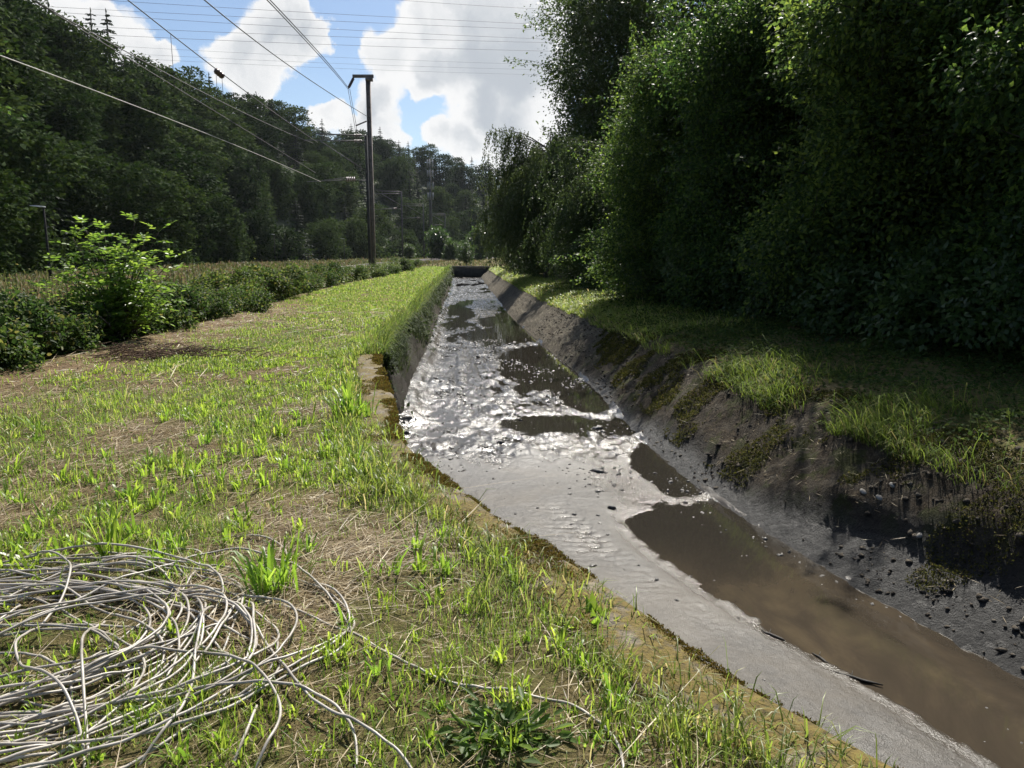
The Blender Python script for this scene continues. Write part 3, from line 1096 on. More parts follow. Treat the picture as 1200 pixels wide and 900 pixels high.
def build_tufts():
    rng = np.random.default_rng(21)
    pm = leaf_mat('plantain_leaf', [(0, (.1, .18, .02)), (.6, (.17, .27, .03)), (1, (.25, .33, .05))], .5, .4, .4, .15)
    protos = [clump(rng, int(rng.integers(14, 28)), .12, .0145, .045).mesh('plantain_tuft', pm) for _ in range(8)]
    pts = []
    tries = 0
    while len(pts) < 230 and tries < 12000:
        tries += 1
        px, py = rng.uniform(5, 440), 430 + 250 * rng.uniform() ** .9
        if tries % 3 == 0:
            px, py = rng.uniform(0, 760), rng.uniform(600, 890)
        p = at_z(px, py, 0)
        if p[0] > Lc(p[1]) - .35 or bare_at(p[0], p[1]) > .8:
            continue
        if vnoise(p[0] * 1.1, p[1] * 1.1, 461) < rng.uniform(.15, .65):
            continue
        if min([9] + [math.hypot(p[0] - q[0], p[1] - q[1]) for q in pts]) < .13:
            continue
        pts.append(p)
    for i, p in enumerate(pts):
        o = bpy.data.objects.new('plantain_tuft', protos[i % 8])
        COL.objects.link(o)
        o.location = (p[0], p[1], float(gz(p[0], p[1])) - .01)
        o.rotation_euler = (0, 0, rng.uniform(0, 6.28))
        k = rng.uniform(.45, 1.0) * (1.0 + .012 * p[1]) * (.75 if p[1] < 3.6 else 1)
        o.scale = (k, k, k)
        tag(o, 'small tuft of upright narrow plantain leaves in the mown grass', 'weed', 'plantain tufts in the mown grass')
    # single plants that stand out
    def special(name, px, py, mb_leaf, mat, label, cat, sc=1.0):
        p = at_z(px, py, 0)
        o = mb_leaf.build(name, mat)
        o.location = (p[0], p[1], float(gz(p[0], p[1])) - .01)
        o.scale = (sc, sc, sc)
        tag(o, label, cat)
    special('dock_plant', 697, 728, tuft_mesh(rng, 22, .16, .05, .6, 1.1), pm, 'broad leaved dock plant beside the mossy canal coping', 'weed')
    special('leafy_tuft', 322, 690, clump(rng, 95, .19, .012, .1), pm, 'largest bright tuft of strap leaves right behind the cable coil', 'weed', 1.1)
    special('leafy_tuft', 128, 655, clump(rng, 34, .24, .014, .05), pm, 'tall upright leafy tuft just beyond the middle of the cable coil', 'weed', 1.0)
    n = 150
    P = rng.normal(0, .085, (n, 3)) * [1, .8, 0] + np.stack([0 * np.arange(n), 0 * np.arange(n), rng.uniform(.005, .075, n)], -1)
    az = np.arctan2(P[:, 1], P[:, 0]) + rng.normal(0, .7, n)
    ro = leaves(MB(), P, np.stack([np.cos(az), np.sin(az), rng.normal(.25, .35, n)], -1), rng.normal(0, .35, (n, 3)) + [0, 0, 1], .065 * rng.uniform(.5, 1.4, n), .026 * rng.uniform(.6, 1.3, n), .15, 6)
    for q in range(n):
        tube(ro, [(0, 0, -.01), tuple(P[q] * [.5, .5, .8]), tuple(P[q])], .0012, 3, False)
    special('weed_rosette', 590, 862, ro, leaf_mat('rosette_leaf', [(0, (.04, .08, .014)), (.7, (.07, .13, .02)), (1, (.11, .18, .026))], .4, .5, .3, 0),
            'dark green low leafy weed near the bottom edge beside the thin cable', 'weed', 1.0)
    special('leafy_tuft', 413, 490, clump(rng, 60, .28, .02, .12), pm, 'bushy tuft on the grass beside the squared end of the coping', 'weed', 1.1)
    special('white_flower', 26, 652, tuft_mesh(rng, 9, .05, .03, 1.2, .6), leaf_mat('petal', [(0, (.75, .74, .68)), (1, (.82, .8, .76))], .3, .6, .2, 0), 'small white withered bloom lying behind the cable coil', 'flower', 1.0)


def lump_leaves(mb, rng, lumps, per_m2, n_per, L, W, droop=.25, sig=.2, shape=4, inner=.55):
    for c, r in lumps:
        r3 = np.array(r if hasattr(r, '__len__') else (r, r, r), float)
        area = 4 * math.pi * np.mean(r3) ** 2
        k = max(3, int(area * per_m2))
        d = nrm(rng.normal(0, 1, (k, 3)) + [0, 0, .25])
        q = rng.uniform(inner, 1.08, k) ** .8
        C = c + d * r3 * q[:, None]
        sg = sig * np.mean(r3) ** .3
        P = np.repeat(C, n_per, 0) + rng.normal(0, sg, (k * n_per, 3)) * [1, 1, .6]
        dd = np.repeat(d, n_per, 0)
        n = len(P)
        D = dd * .7 + rng.normal(0, .7, (n, 3)) + [0, 0, -droop]
        N = dd * .5 + rng.normal(0, .5, (n, 3)) + [0, 0, .9]
        leaves(mb, P, D, N, L * rng.uniform(.6, 1.35, n), W * rng.uniform(.6, 1.3, n), .12, shape)
    return mb


def limb(mb, rng, p, q, r0, r1, bend=.12, n=6, sides=6):
    p = np.asarray(p, float)
    q = np.asarray(q, float)
    t = np.linspace(0, 1, n)[:, None]
    ln = np.linalg.norm(q - p)
    off = rng.normal(0, bend * ln, 3)
    off2 = rng.normal(0, bend * ln * .3, (n, 3)) * np.sin(t * math.pi)
    P = p * (1 - t) + q * t + off * np.sin(t * math.pi) * .6 + off2
    tube(mb, P, np.linspace(r0, r1, n), sides)


def broad_tree(rng, h, r, base, n_l, leafL, per_m2, n_per, multi=False, aspect=.62):
    """returns trunk and crown mesh builders of one broadleaf tree"""
    lumps = []
    for i in range(n_l):
        f = (i + rng.uniform(0, 1)) / n_l
        z = base + (h - base) * f
        prof = math.sin(math.pi * min(1, .14 + .86 * (1 - f)) ** .9) ** .6 if not multi else (1.0 if f < .55 else math.sqrt(max(.02, 1 - ((f - .55) / .5) ** 2)))
        az = i * 2.4 + rng.uniform(-.4, .4)
        rr = r * prof * rng.uniform(.35, .78)
        lr = r * rng.uniform(.3, .46)
        lumps.append((np.array([math.cos(az) * rr, math.sin(az) * rr, min(z, h - lr * .6)]), (lr, lr, lr * rng.uniform(.7, .95))))
    tr = MB()
    if multi:
        for k in range(5):
            c = lumps[(k * 3) % n_l][0]
            limb(tr, rng, rng.normal(0, .25, 3) * [1, 1, 0] - [0, 0, .2], np.array([c[0] * .6, c[1] * .6, h * rng.uniform(.6, .9)]), .09, .02, .06, 8)
        for c, lr in lumps:
            limb(tr, rng, [c[0] * .3, c[1] * .3, max(.3, c[2] * .6)], c, .035, .01, .08, 5, 5)
    else:
        P = np.stack([np.linspace(0, 1, 9)] * 3, -1)
        top = np.array([rng.normal(0, .04 * h), rng.normal(0, .04 * h), h * .9])
        T = P * top + rng.normal(0, .012 * h, (9, 3)) * np.sin(P * 3.1)
        T[0, 2] = -.3
        r0 = .018 * h + .05
        tube(tr, T, np.linspace(r0, .03, 9) * np.array([1.35] + [1] * 8), 9)
        for c, lr in lumps:
            f = np.clip(c[2] / h - .18, .12, .85)
            b = T[int(f * 8)]
            limb(tr, rng, b, c, r0 * .38 * (1 - f * .6), .015, .1, 6, 5)
            for q in range(3):
                limb(tr, rng, c, c + rng.normal(0, 1, 3) * np.mean(lr) * .6, .014, .004, .1, 4, 3)
    cr = lump_leaves(MB(), rng, lumps, per_m2, n_per, leafL, leafL * aspect, .3, .22 * r / 2.5)
    # shoots that break the outline
    Ps, Ds = [], []
    for c, lr in lumps:
        m_ = np.mean(lr)
        for q in range(8):
            d = nrm(rng.normal(0, 1, 3) + [0, 0, .55])
            a, b = c + d * m_ * .6, c + d * m_ * (rng.uniform(1.2, 2.1) if q % 4 else rng.uniform(2.0, 2.9)) + rng.normal(0, .1, 3)
            limb(tr, rng, a, b, .012, .003, .06, 5, 3)
            k = int(np.linalg.norm(b - a) / (leafL * .22))
            t = rng.uniform(.1, 1.02, k)[:, None]
            Ps.append(a + (b - a) * t + rng.normal(0, leafL * .55, (k, 3)))
            Ds.append(np.tile(d * .6, (k, 1)) + rng.normal(0, .7, (k, 3)) + [0, 0, -.2])
    P, D = np.concatenate(Ps), np.concatenate(Ds)
    n = len(P)
    leaves(cr, P, D, rng.normal(0, .6, (n, 3)) + [0, 0, .8], leafL * rng.uniform(.6, 1.4, n), leafL * aspect * rng.uniform(.6, 1.3, n), .12)
    return tr, cr


def weeping_tree(rng, h, r, leafL, n_str):
    tr = MB()
    top = np.array([.2, 0, h * .86])
    T = np.linspace(0, 1, 9)[:, None] * top + rng.normal(0, .05, (9, 3))
    T[0] = [0, 0, -.3]
    tube(tr, T, np.linspace(.17, .03, 9), 8)
    cr = MB()
    Ps, Ds = [], []
    for i in range(64):
        az = rng.uniform(0, 6.28)
        f = rng.uniform(.35, 1)
        b = T[int(f * 8)]
        out = r * rng.uniform(.35, 1.15) * math.sqrt(max(.1, 1 - (f - .45) ** 2 * 2))
        tip = np.array([math.cos(az) * out - 1.0 * f, math.sin(az) * out, min(h, b[2] + rng.uniform(-.35, .4) * out)])
        n = 8
        t = np.linspace(0, 1, n)[:, None]
        A = b * (1 - t) + tip * t + np.array([0, 0, 1]) * np.sin(t * math.pi) * out * .16
        tube(tr, A, np.linspace(.03, .006, n), 4)
        for s in range(n_str):
            k = rng.uniform(.3, 1) * (n - 1)
            k0 = int(min(k, n - 2))
            p = A[k0] + (A[k0 + 1] - A[k0]) * (k - k0) + rng.normal(0, .12, 3)
            ln = rng.uniform(.4, 2.6)
            ln = min(ln, max(.3, p[2] - rng.uniform(.2, 1.0)))
            m_ = int(ln / .045)
            q = np.linspace(0, 1, m_)[:, None]
            sw = rng.normal(0, .18, 3) * [1, 1, 0] + np.array([math.cos(az), math.sin(az), 0]) * .2
            S = p + sw * q * ln + np.array([0, 0, -1]) * ln * q ** 1.3
            Ps.append(S + rng.normal(0, .035, S.shape))
            Ds.append(np.tile(sw * .6 + [0, 0, -.8], (m_, 1)) + rng.normal(0, .6, (m_, 3)))
    P = np.concatenate(Ps)
    D = np.concatenate(Ds)
    n = len(P)
    leaves(cr, P, D, rng.normal(0, 1, (n, 3)) + [0, 0, .4], leafL * rng.uniform(.6, 1.3, n), leafL * .6 * rng.uniform(.6, 1.3, n), .1)
    return tr, cr


def conifer(rng, h, r, n_wh):
    mb = MB()
    tube(mb, [(0, 0, -.5), (0, 0, h * .5), (0, 0, h)], [.02 * h, .012 * h, .003 * h], 5)
    nt = mb.n
    Ps, Ds, Ns, Ls, Ws = [], [], [], [], []
    for i in range(n_wh):
        f = (i + rng.uniform(-.2, .4)) / n_wh
        z = h * (.06 + .93 * f)
        rr = r * (1 - f) ** .85 * rng.uniform(.75, 1.15) + .25
        for k in range(int(7 + 5 * (1 - f))):
            az = rng.uniform(0, 6.28)
            o = np.array([math.cos(az), math.sin(az), 0])
            ln = rr * rng.uniform(.7, 1.1)
            for s in range(7):
                q = (s + .4) / 7
                p = np.array([0, 0, z]) + o * ln * q + [0, 0, -.32 * ln * q + .12 * ln * q * q]
                side = np.array([-o[1], o[0], 0]) * (1 if s % 2 else -1)
                Ps.append(p)
                Ds.append(o * .8 + side * .8 * (1 - q * .6) + [0, 0, -.3])
                Ns.append(np.array([0, 0, 1]) + rng.normal(0, .35, 3))
                Ls.append(ln * .3 + .25)
                Ws.append(ln * .13 + .16)
        Ps.append(np.array([0, 0, z])); Ds.append([0, 0, 1]); Ns.append([1, 0, 0]); Ls.append(h / n_wh * 1.4); Ws.append(.3)
    leaves(mb, np.array(Ps), np.array(Ds), np.array(Ns), np.array(Ls), np.array(Ws), .2)
    return mb


def hill_broad(rng, h, r, n_l, nleaf):
    lumps = []
    for i in range(n_l):
        f = (i + .5) / n_l
        az = i * 2.4 + rng.uniform(-.5, .5)
        rr = r * math.sin(math.pi * (.18 + .72 * (1 - f))) * rng.uniform(.3, .75)
        lr = r * rng.uniform(.32, .5)
        lumps.append((np.array([math.cos(az) * rr, math.sin(az) * rr, h * (.16 + .8 * f) - lr * .5]), (lr, lr, lr * .85)))
    mb = MB()
    tube(mb, [(0, 0, -.5), (.1, 0, h * .4), (0, .1, h * .85)], [.022 * h, .014 * h, .004 * h], 6)
    for c, lr in lumps:
        limb(mb, rng, [0, 0, max(.5, c[2] * .6)], c, .006 * h, .03, .05, 4, 4)
    tot = sum(4 * math.pi * np.mean(lr) ** 2 for c, lr in lumps)
    lump_leaves(mb, rng, lumps, nleaf / 6 / tot, 6, .5, .36, .2, .3, 4, .6)
    return mb


def build_hill_trees():
    rng = np.random.default_rng(77)
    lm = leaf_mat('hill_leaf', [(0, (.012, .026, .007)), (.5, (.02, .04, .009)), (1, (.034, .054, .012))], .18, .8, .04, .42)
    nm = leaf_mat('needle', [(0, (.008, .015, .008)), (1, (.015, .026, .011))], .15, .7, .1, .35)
    con = [conifer(rng, h, r, nw).mesh('hill_conifer', nm) for h, r, nw in ((19, 3.4, 26), (17, 2.8, 22), (15, 3.6, 20))]
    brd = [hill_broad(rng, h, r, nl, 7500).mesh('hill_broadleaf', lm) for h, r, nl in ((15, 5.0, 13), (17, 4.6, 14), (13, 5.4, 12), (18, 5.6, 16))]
    pts = []
    tries = 0
    phs = np.array([p[0] for p in FOOT]); fs = np.array([p[1] for p in FOOT])
    while len(pts) < 292 and tries < 20000:
        tries += 1
        phi = rng.uniform(-37.5, 6)
        f = float(np.interp(phi, phs, fs))
        k = rng.uniform(1.0, 1.82)
        if rng.uniform() < .27:
            k = rng.uniform(1.62, 1.8)
        if rng.uniform() < .12:
            k = rng.uniform(.99, 1.04)
        r = f * k
        x, y = r * math.sin(R_(phi)), r * math.cos(R_(phi))
        sp = 4.2 + .026 * r
        if any((x - q[0]) ** 2 + (y - q[1]) ** 2 < sp * sp for q in pts):
            continue
        if r > 330 and phi > -6 and rng.uniform() < .5:
            continue
        pts.append((x, y, phi, k, r))
    pts = pts[:268]
    for phi in np.linspace(-36, -7, 28):
        k = rng.uniform(1.6, 1.72)
        r = float(np.interp(phi, phs, fs)) * k
        pts.append((r * math.sin(R_(phi)), r * math.cos(R_(phi)), float(phi), k, r))
    for x, y, phi, k, r in pts:
        z = float(hill_polar(np.array(phi), np.array(r))[0])
        is_con = rng.uniform() < (.38 if k > 1.5 else (.22 if k > 1.15 else .08)) + (.12 if phi > -18 else 0)
        if k > 1.58:
            is_con = rng.uniform() < (.3 if phi < -27 else .5)
        me = con[rng.integers(3)] if is_con else brd[rng.integers(4)]
        o = bpy.data.objects.new('hill_conifer' if is_con else 'hill_broadleaf', me)
        COL.objects.link(o)
        if is_con:
            z -= .9 if k > 1.5 else .5
        z -= 2.2
        o.location = (x, y, z - .3)
        o.rotation_euler = (rng.normal(0, .02), rng.normal(0, .02), rng.uniform(0, 6.28))
        s = rng.uniform(.75, 1.15) * (1 + .0007 * (r - 80)) * (.8 if k < 1.05 else 1)
        w_ = 1.1 if is_con else 1.28
        if r > 140 and not is_con:
            s *= .95
        o.scale = (s * w_ * rng.uniform(.9, 1.1), s * w_ * rng.uniform(.9, 1.1), s)
        kind = 'dark pointed conifer' if is_con else 'rounded broadleaf tree'
        band = 'on the skyline' if k > 1.62 else ('at the foot' if k < 1.12 else 'on the middle slope')
        sec = 'far left' if phi < -27 else ('left of the tall mast' if phi < -10.5 else 'right of the tall mast')
        tag(o, f'{kind} {band} of the wooded hill, {sec}', 'tree', f'{kind}s {band} of the hill {sec}')
    # undergrowth between the trunks
    mb = MB()
    n = 26000
    phi = rng.uniform(-40, 8, n)
    f = np.interp(phi, phs, fs)
    k = rng.uniform(.985, 1.8, n)
    k[: n // 3] = rng.uniform(.985, 1.06, n // 3)
    r = f * k
    z = hill_polar(phi, r)[0]
    P = np.stack([r * np.sin(np.radians(phi)), r * np.cos(np.radians(phi)), z + rng.uniform(0, 1, n) ** 2 * 3.2 * (1 - .4 * (k > 1.1))], -1)
    sz = .35 + .0035 * r
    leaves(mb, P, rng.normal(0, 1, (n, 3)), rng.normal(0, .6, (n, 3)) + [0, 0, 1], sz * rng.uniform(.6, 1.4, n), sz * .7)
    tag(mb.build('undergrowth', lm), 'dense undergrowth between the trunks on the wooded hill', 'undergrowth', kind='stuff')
    # clear green shrubs at the foot, left edge
    return lm


def build_right_trees():
    rng = np.random.default_rng(11)
    bark = rough_mat('bark', (.02, .016, .012), (.09, .075, .06), 6, .9, .8, .02, stretch=(1, 1, .25))
    hm = leaf_mat('hazel_leaf', [(0, (.02, .043, .013)), (.5, (.042, .078, .018)), (1, (.12, .175, .03))], .52, .5, .2, .2)
    dm = leaf_mat('maple_leaf', [(0, (.022, .045, .012)), (.6, (.035, .065, .015)), (1, (.055, .09, .02))], .4, .42, .35, .15)
    wm = leaf_mat('birch_leaf', [(0, (.03, .05, .016)), (.6, (.05, .075, .022)), (1, (.08, .11, .035))], .25, .55, .22, .1)

    def thing(name, trc, mats, loc, rz, sc, label, group):
        e = empty(name, loc, rz)
        e.scale = (sc, sc, sc)
        trc[0].build('trunk' if name != 'hazel_tree' else 'stems', mats[0], e, True)
        trc[1].build('crown', mats[1], e)
        tag(e, label, 'tree', group)
        return e

    G = 'trees lining the right bank'
    hz = [thing('hazel_tree', broad_tree(rng, 8.0, 3.0, .5, 30, .105, 32, 8, True), (bark, hm), (7.5, 15.2, .1), 0, 1.0,
                'leafy hazel right of centre in the hedge with the brightest sunlit top', G),
          thing('hazel_tree', broad_tree(rng, 7.4, 2.8, .4, 28, .105, 32, 8, True), (bark, hm), (6.5, 20.2, .1), 1.0, 1.0,
                'sunlit bushy hazel in the hedge in front of the tall dark maple', G)]
    for x, y, k, s, rz, lb in ((11.8, 16.0, 0, 1.15, 2.0, 'tall hazel at the right edge of the photo set back in the hedge'),
                           (8.5, 10.6, 1, .98, 3.4, 'nearest hazel at the right edge of the photo overhanging the bank'),
                           (5.4, 25.0, 0, .92, 4.4, 'small dark hazel in the hedge near the end of the shaded bank'),
                           (8.9, 17.6, 0, 1.05, 2.7, 'hazel filling the gap between the two sunlit hazels'),
                           (7.6, 23.4, 1, 1.1, 5.6, 'hazel closing the hedge behind the small dark hazel'),
                           (10.8, 13.2, 1, 1.2, 4.1, 'hazel between the brightest one and the right edge'),
                           (6.6, 30.5, 1, .72, 2.4, 'small hazel just right of the weeping birch trunk'),
                           (5.6, 43.0, 0, .66, 1.4, 'small hazel between the two weeping birches'),
                           (3.9, 56.0, 1, .7, 3.4, 'far small hazel beyond the weeping birches'),
                           (9.3, 21.5, 1, 1.3, .5, 'tall hazel behind the two sunlit hazels in the hedge'),
                           (12.6, 11.6, 0, 1.2, 5.1, 'shaded hazel behind the nearest one at the right edge of the photo')):
        dup(hz[k], (x, y, .1), rz, s, lb, 'tree', G)
    mp = thing('maple_tree', broad_tree(rng, 19, 5.0, 2.0, 40, .2, 9.5, 7, False), (bark, dm), (7.8, 60, .1), .4, 1.12,
               'tall dark maple rising behind the weeping birch against the clouds', G)
    for x, y, s, rz, lb in ((13.5, 34, 1.0, 2.2, 'tall dark maple standing behind the sunlit hazels'),
                            (15.5, 24, .95, 4.0, 'high dark maple over the right part of the hedge'),
                            (9.6, 28.5, .82, 1.9, 'maple standing tight behind the small dark hazel'),
                            (20, 27, 1.0, 5.2, 'tall maple deep in the wood at the right edge of the photo'),
                            (17.5, 15.5, .85, 1.1, 'maple behind the hazels at the right edge of the photo'),
                            (14.5, 72, 1.05, 3.1, 'far dark maple behind the foremost maple')):
        dup(mp, (x, y, .1), rz, s, lb, 'tree', G)
    wt = thing('birch_tree', weeping_tree(rng, 7.6, 3.9, .115, 58), (bark, wm), (5.0, 36, .1), 0, 1.0,
               'weeping birch with drooping silvery foliage, its trunk beside the sunlit bank', G)
    dup(wt, (2.1, 48, .1), 0.2, (1.04, 1.1, 1.32), 'weeping birch leaning out over the canal behind the foremost birch', 'tree', G)
    dup(wt, (2.6, 66, .1), 4.0, .95, 'farthest weeping birch low over the end of the right bank', 'tree', G)
    # low shrubs closing the foot of the hedge
    shm = leaf_mat('shrub_leaf', [(0, (.025, .05, .012)), (.6, (.04, .075, .018)), (1, (.07, .11, .028))], .4, .45, .35, .2)
    protos = []
    for k in range(3):
        e = empty('hedge_shrub', (0, 0, 0))
        lumps = [(np.array([rng.normal(0, .6), rng.normal(0, .6), rng.uniform(.35, 1.7)]), rng.uniform(.45, .75)) for _ in range(8)]
        lump_leaves(MB(), rng, lumps, 26, 8, .1, .065, .3, .16).build('foliage', shm, e)
        st = MB()
        for c, r in lumps:
            limb(st, rng, [rng.normal(0, .1), rng.normal(0, .1), -.15], c, .02, .006, .08, 5, 4)
        st.build('stems', bark, e, True)
        protos.append(e)
    spots = [(7.4, 9.9, 'low shrub at the right edge under the nearest hazel'), (6.9, 11.9, 'low shrub on the bank just left of the nearest hazel'),
             (6.7, 13.9, 'low shrub in front of the brightest hazel'), (6.3, 16.0, 'low shrub below the brightest hazel toward the middle'),
             (6.0, 18.2, 'low shrub in front of the gap between the sunlit hazels'), (5.6, 20.4, 'low shrub in front of the second sunlit hazel'),
             (5.2, 22.8, 'low shrub where the bank passes into deep shade'), (4.9, 25.6, 'low shrub at the corner where sunlit bank meets the shade'),
             (8.3, 8.2, 'nearest low shrub at the right edge of the photo'), (4.6, 29.0, 'low shrub behind the sunlit right bank'),
             (4.1, 33.0, 'low shrub beneath the nearer weeping birch'), (3.4, 39.0, 'low shrub beside the weeping birch trunk'),
             (2.2, 49.0, 'low shrub beyond the weeping birch trunk'), (1.2, 57.0, 'low shrub toward the far end of the right bank'),
             (-.2, 68.0, 'small far shrub beside the end of the right bank'), (5.2, 44.0, 'low shrub at the foot of the tall maple'),
             (7.6, 27.5, 'low shrub behind the small dark hazel'), (9.5, 14.0, 'shrub hidden deep under the hazels')]
    for i, (x, y, lb) in enumerate(spots):
        s = rng.uniform(.8, 1.15)
        if i < 3:
            e = protos[i]
            e.location = (x, y, .12)
            e.scale = (s, s, s)
            tag(e, lb, 'shrub', 'shrubs at the foot of the hedge')
        else:
            dup(protos[i % 3], (x, y, .12), rng.uniform(0, 6.28), s, lb, 'shrub', 'shrubs at the foot of the hedge')
    # small round tree beyond the end wall
    e = thing('round_bush', broad_tree(rng, 3.0, 1.5, .5, 12, .16, 9, 6, False), (bark, dm), (-6.3, 108, -.1), 0, 1.0, 'small round bush beyond the end wall of the canal', None)
    # a tree whose twigs reach in at the left edge
    e = thing('roadside_tree', broad_tree(rng, 9.2, 2.6, 2.6, 15, .12, 10, 7, False), (bark, hm), (-15.75, 19.5, -.3), 0, 1.0,
              'tree at the left edge with a few bright leaves reaching into the photo', None)
    return bark


def build_left_bushes(bark):
    rng = np.random.default_rng(5)
    bm = leaf_mat('bramble_leaf', [(0, (.022, .045, .01)), (.55, (.04, .075, .015)), (.85, (.075, .11, .022)), (1, (.14, .13, .035))], .4, .6, .2, .25)
    protos = []
    for k in range(4):
        e = empty('bramble_bush')
        lumps = [(np.array([rng.normal(0, .55), rng.normal(0, .6), rng.uniform(.12, .62)]), rng.uniform(.25, .42)) for _ in range(11)]
        lump_leaves(MB(), rng, lumps, 85, 5, .075, .055, .25, .1, 6).build('foliage', bm, e)
        st = MB()
        for q in range(16):
            a = rng.uniform(0, 6.28)
            p = np.array([rng.normal(0, .3), rng.normal(0, .3), -.1])
            t = np.linspace(0, 1, 9)[:, None]
            ln = rng.uniform(.5, 1.2)
            tube(st, p + t * np.array([math.cos(a) * ln, math.sin(a) * ln, 0]) + np.array([0, 0, 1]) * np.sin(t * 2.4) * rng.uniform(.6, 1.0), np.linspace(.007, .003, 9), 4)
        st.build('canes', bark, e, True)
        protos.append(e)
    G = 'bramble bushes along the left edge of the bank'
    ys = [8.6, 9.6, 10.6, 11.7, 12.9, 14.2, 15.6, 17.2, 19, 21, 23.5, 26.5, 30, 34, 39, 45, 52, 60, 70, 81]
    words = ['bramble bush nearest the camera at the left edge of the photo', 'second bramble bush from the left edge of the photo', 'dense bramble bush left of the tall elder',
             'bramble bush just left of the elder stems', 'bramble bush in front of the elder', 'bramble bush just right of the elder', 'bramble bush beside the dark heap of cut stems',
             'bramble bush beyond the heap of cut stems', 'bramble bush below the first far lamp post', 'low bramble bush midway along the row', 'bramble bush with pale dry canes midway along the row',
             'rounded bramble bush before the bank bends', 'bramble bush where the worn track ends', 'far bramble bush left of the tall mast', 'far bramble bush next after the bend',
             'far bramble bush almost in front of the tall mast', 'far bramble bush at the foot of the tall mast', 'far bramble bush right of the tall mast', 'tiny bramble bush near the far bend of the row', 'last bramble bush of the row']
    for i, y in enumerate(ys):
        x = float(Bc(y)) - .85 + rng.normal(0, .12)
        s = rng.uniform(.75, 1.3) * (1.14 if y < 16 else 1.0 + .004 * (y - 16))
        loc = (x, y, float(gz(x, y)))
        if i < 4:
            e = protos[i]
            e.location = loc
            e.scale = (s, s, s)
            tag(e, words[i], 'bush', G)
        else:
            dup(protos[i % 4], loc, rng.uniform(0, 6.28), s, words[i], 'bush', G)
    # tall weeds, nettles and seed heads behind the brambles
    wm = leaf_mat('nettle_leaf', [(0, (.04, .07, .015)), (.5, (.08, .125, .02)), (.85, (.14, .17, .03)), (1, (.15, .1, .05))], .45, .5, .3, 0)
    mb = MB()
    st = MB()
    n = 3400
    y = 8 + rng.uniform(0, 1, n) ** 1.4 * 82
    b = Bc(y)
    x = b - rng.uniform(.4, 3.4, n)
    z = gz(x, y)
    k = in_view(x, y)
    for q in np.nonzero(k)[0]:
        hh = rng.uniform(.45, 1.05) * (1.6 if rng.uniform() < .09 else 1) * (1.3 if y[q] < 15 else 1.0)
        ln = rng.normal(0, .1, 2)
        m_ = 16
        f = np.linspace(.15, 1, m_)
        sc = 1 + .02 * y[q]
        P = np.stack([x[q] + ln[0] * f, y[q] + ln[1] * f, z[q] + hh * f], -1)
        az = np.arange(m_) * 1.571 + rng.uniform(0, 6)
        L = (.11 * (1 - .65 * f)) * sc
        leaves(mb, P, np.stack([np.cos(az), np.sin(az), 0 * az - .15], -1), np.tile([[0, 0, 1.0]], (m_, 1)) + rng.normal(0, .25, (m_, 3)), L * rng.uniform(.7, 1.2, m_), L * .5)
        tube(mb, [(x[q], y[q], z[q] - .02), tuple(P[-1])], [.005 * sc, .002 * sc], 3, False)
    tag(mb.build('tall_weeds', wm), 'tall nettles and weeds growing behind the bramble row', 'weeds', kind='stuff')
    # the elder: arching stems with feathered leaves
    em = leaf_mat('elder_leaf', [(0, (.06, .12, .018)), (.6, (.1, .18, .024)), (1, (.15, .22, .035))], .5, .4, .4, 0)
    e = empty('elder_bush', (-7.25, 14.2, float(gz(-7.25, 14.2))))
    st = MB()
    lf = MB()
    tops0 = [(.45, -.1, 2.05), (.75, .1, 1.9), (-.5, 0, 2.0), (-.75, .1, 1.8), (.15, .2, 1.65), (-.1, -.3, 1.7), (-.3, .3, 1.9), (1.0, -.1, 1.4), (-1.05, -.1, 1.35), (.5, -.4, 1.25), (-.5, -.5, 1.2), (.0, -.6, .95), (.8, -.5, .85), (-.9, -.5, .9)]
    tops = tops0 + [tuple(np.array(q) * [.9, .9, .62] + rng.normal(0, .2, 3)) for q in tops0] + [tuple(np.array(q) * [.8, .8, .8] + rng.normal(0, .2, 3)) for q in tops0]
    for tp in tops:
        tp = np.array(tp) * 1.06
        b = np.array([rng.normal(0, .12), rng.normal(0, .12), -.1])
        t = np.linspace(0, 1, 10)[:, None]
        A = b * (1 - t) + tp * t ** np.array([1.3, 1.3, .85])
        tube(st, A, np.linspace(.018, .005, 10), 5)
        for k in range(3, 10):
            for sd in (0, math.pi):
                az = k * 1.57 + sd + rng.normal(0, .6)
                o = np.array([math.cos(az), math.sin(az), rng.uniform(-.1, .7) if k < 9 else .9])
                ll = rng.uniform(.28, .42) * (.75 if k == 9 else 1)
                q = np.linspace(.3, 1, 4)
                axis = A[k] + o * ll * q[:, None] + np.array([0, 0, -.14]) * (q[:, None] ** 2) * ll * 2
                tube(lf, [A[k], axis[1], axis[3]], [.003, .002, .001], 3, False)
                side = nrm(np.cross(o, [0, 0, 1]))
                for s in (-1, 1):
                    leaves(lf, axis[:3], np.tile(side * s + o * .55 + [0, 0, -.15], (3, 1)) + rng.normal(0, .1, (3, 3)), np.tile([[0, 0, 1.0]], (3, 1)) + rng.normal(0, .55, (3, 3)), .11 * rng.uniform(.8, 1.2, 3), .055, .12, 6)
                leaves(lf, axis[3:], (o + [0, 0, -.4])[None], np.array([[0, 0, 1.0]]), .12, .045, .12, 6)
    st.build('stems', bark, e, True)
    lf.build('foliage', em, e)
    tag(e, 'tall bright elder bush rising above the bramble row', 'bush')
    # heap of cut stems at the edge of the grass
    hp = MB()
    c = at_z(195, 418, 0)
    n = 420
    az = rng.normal(.2, .7, n)
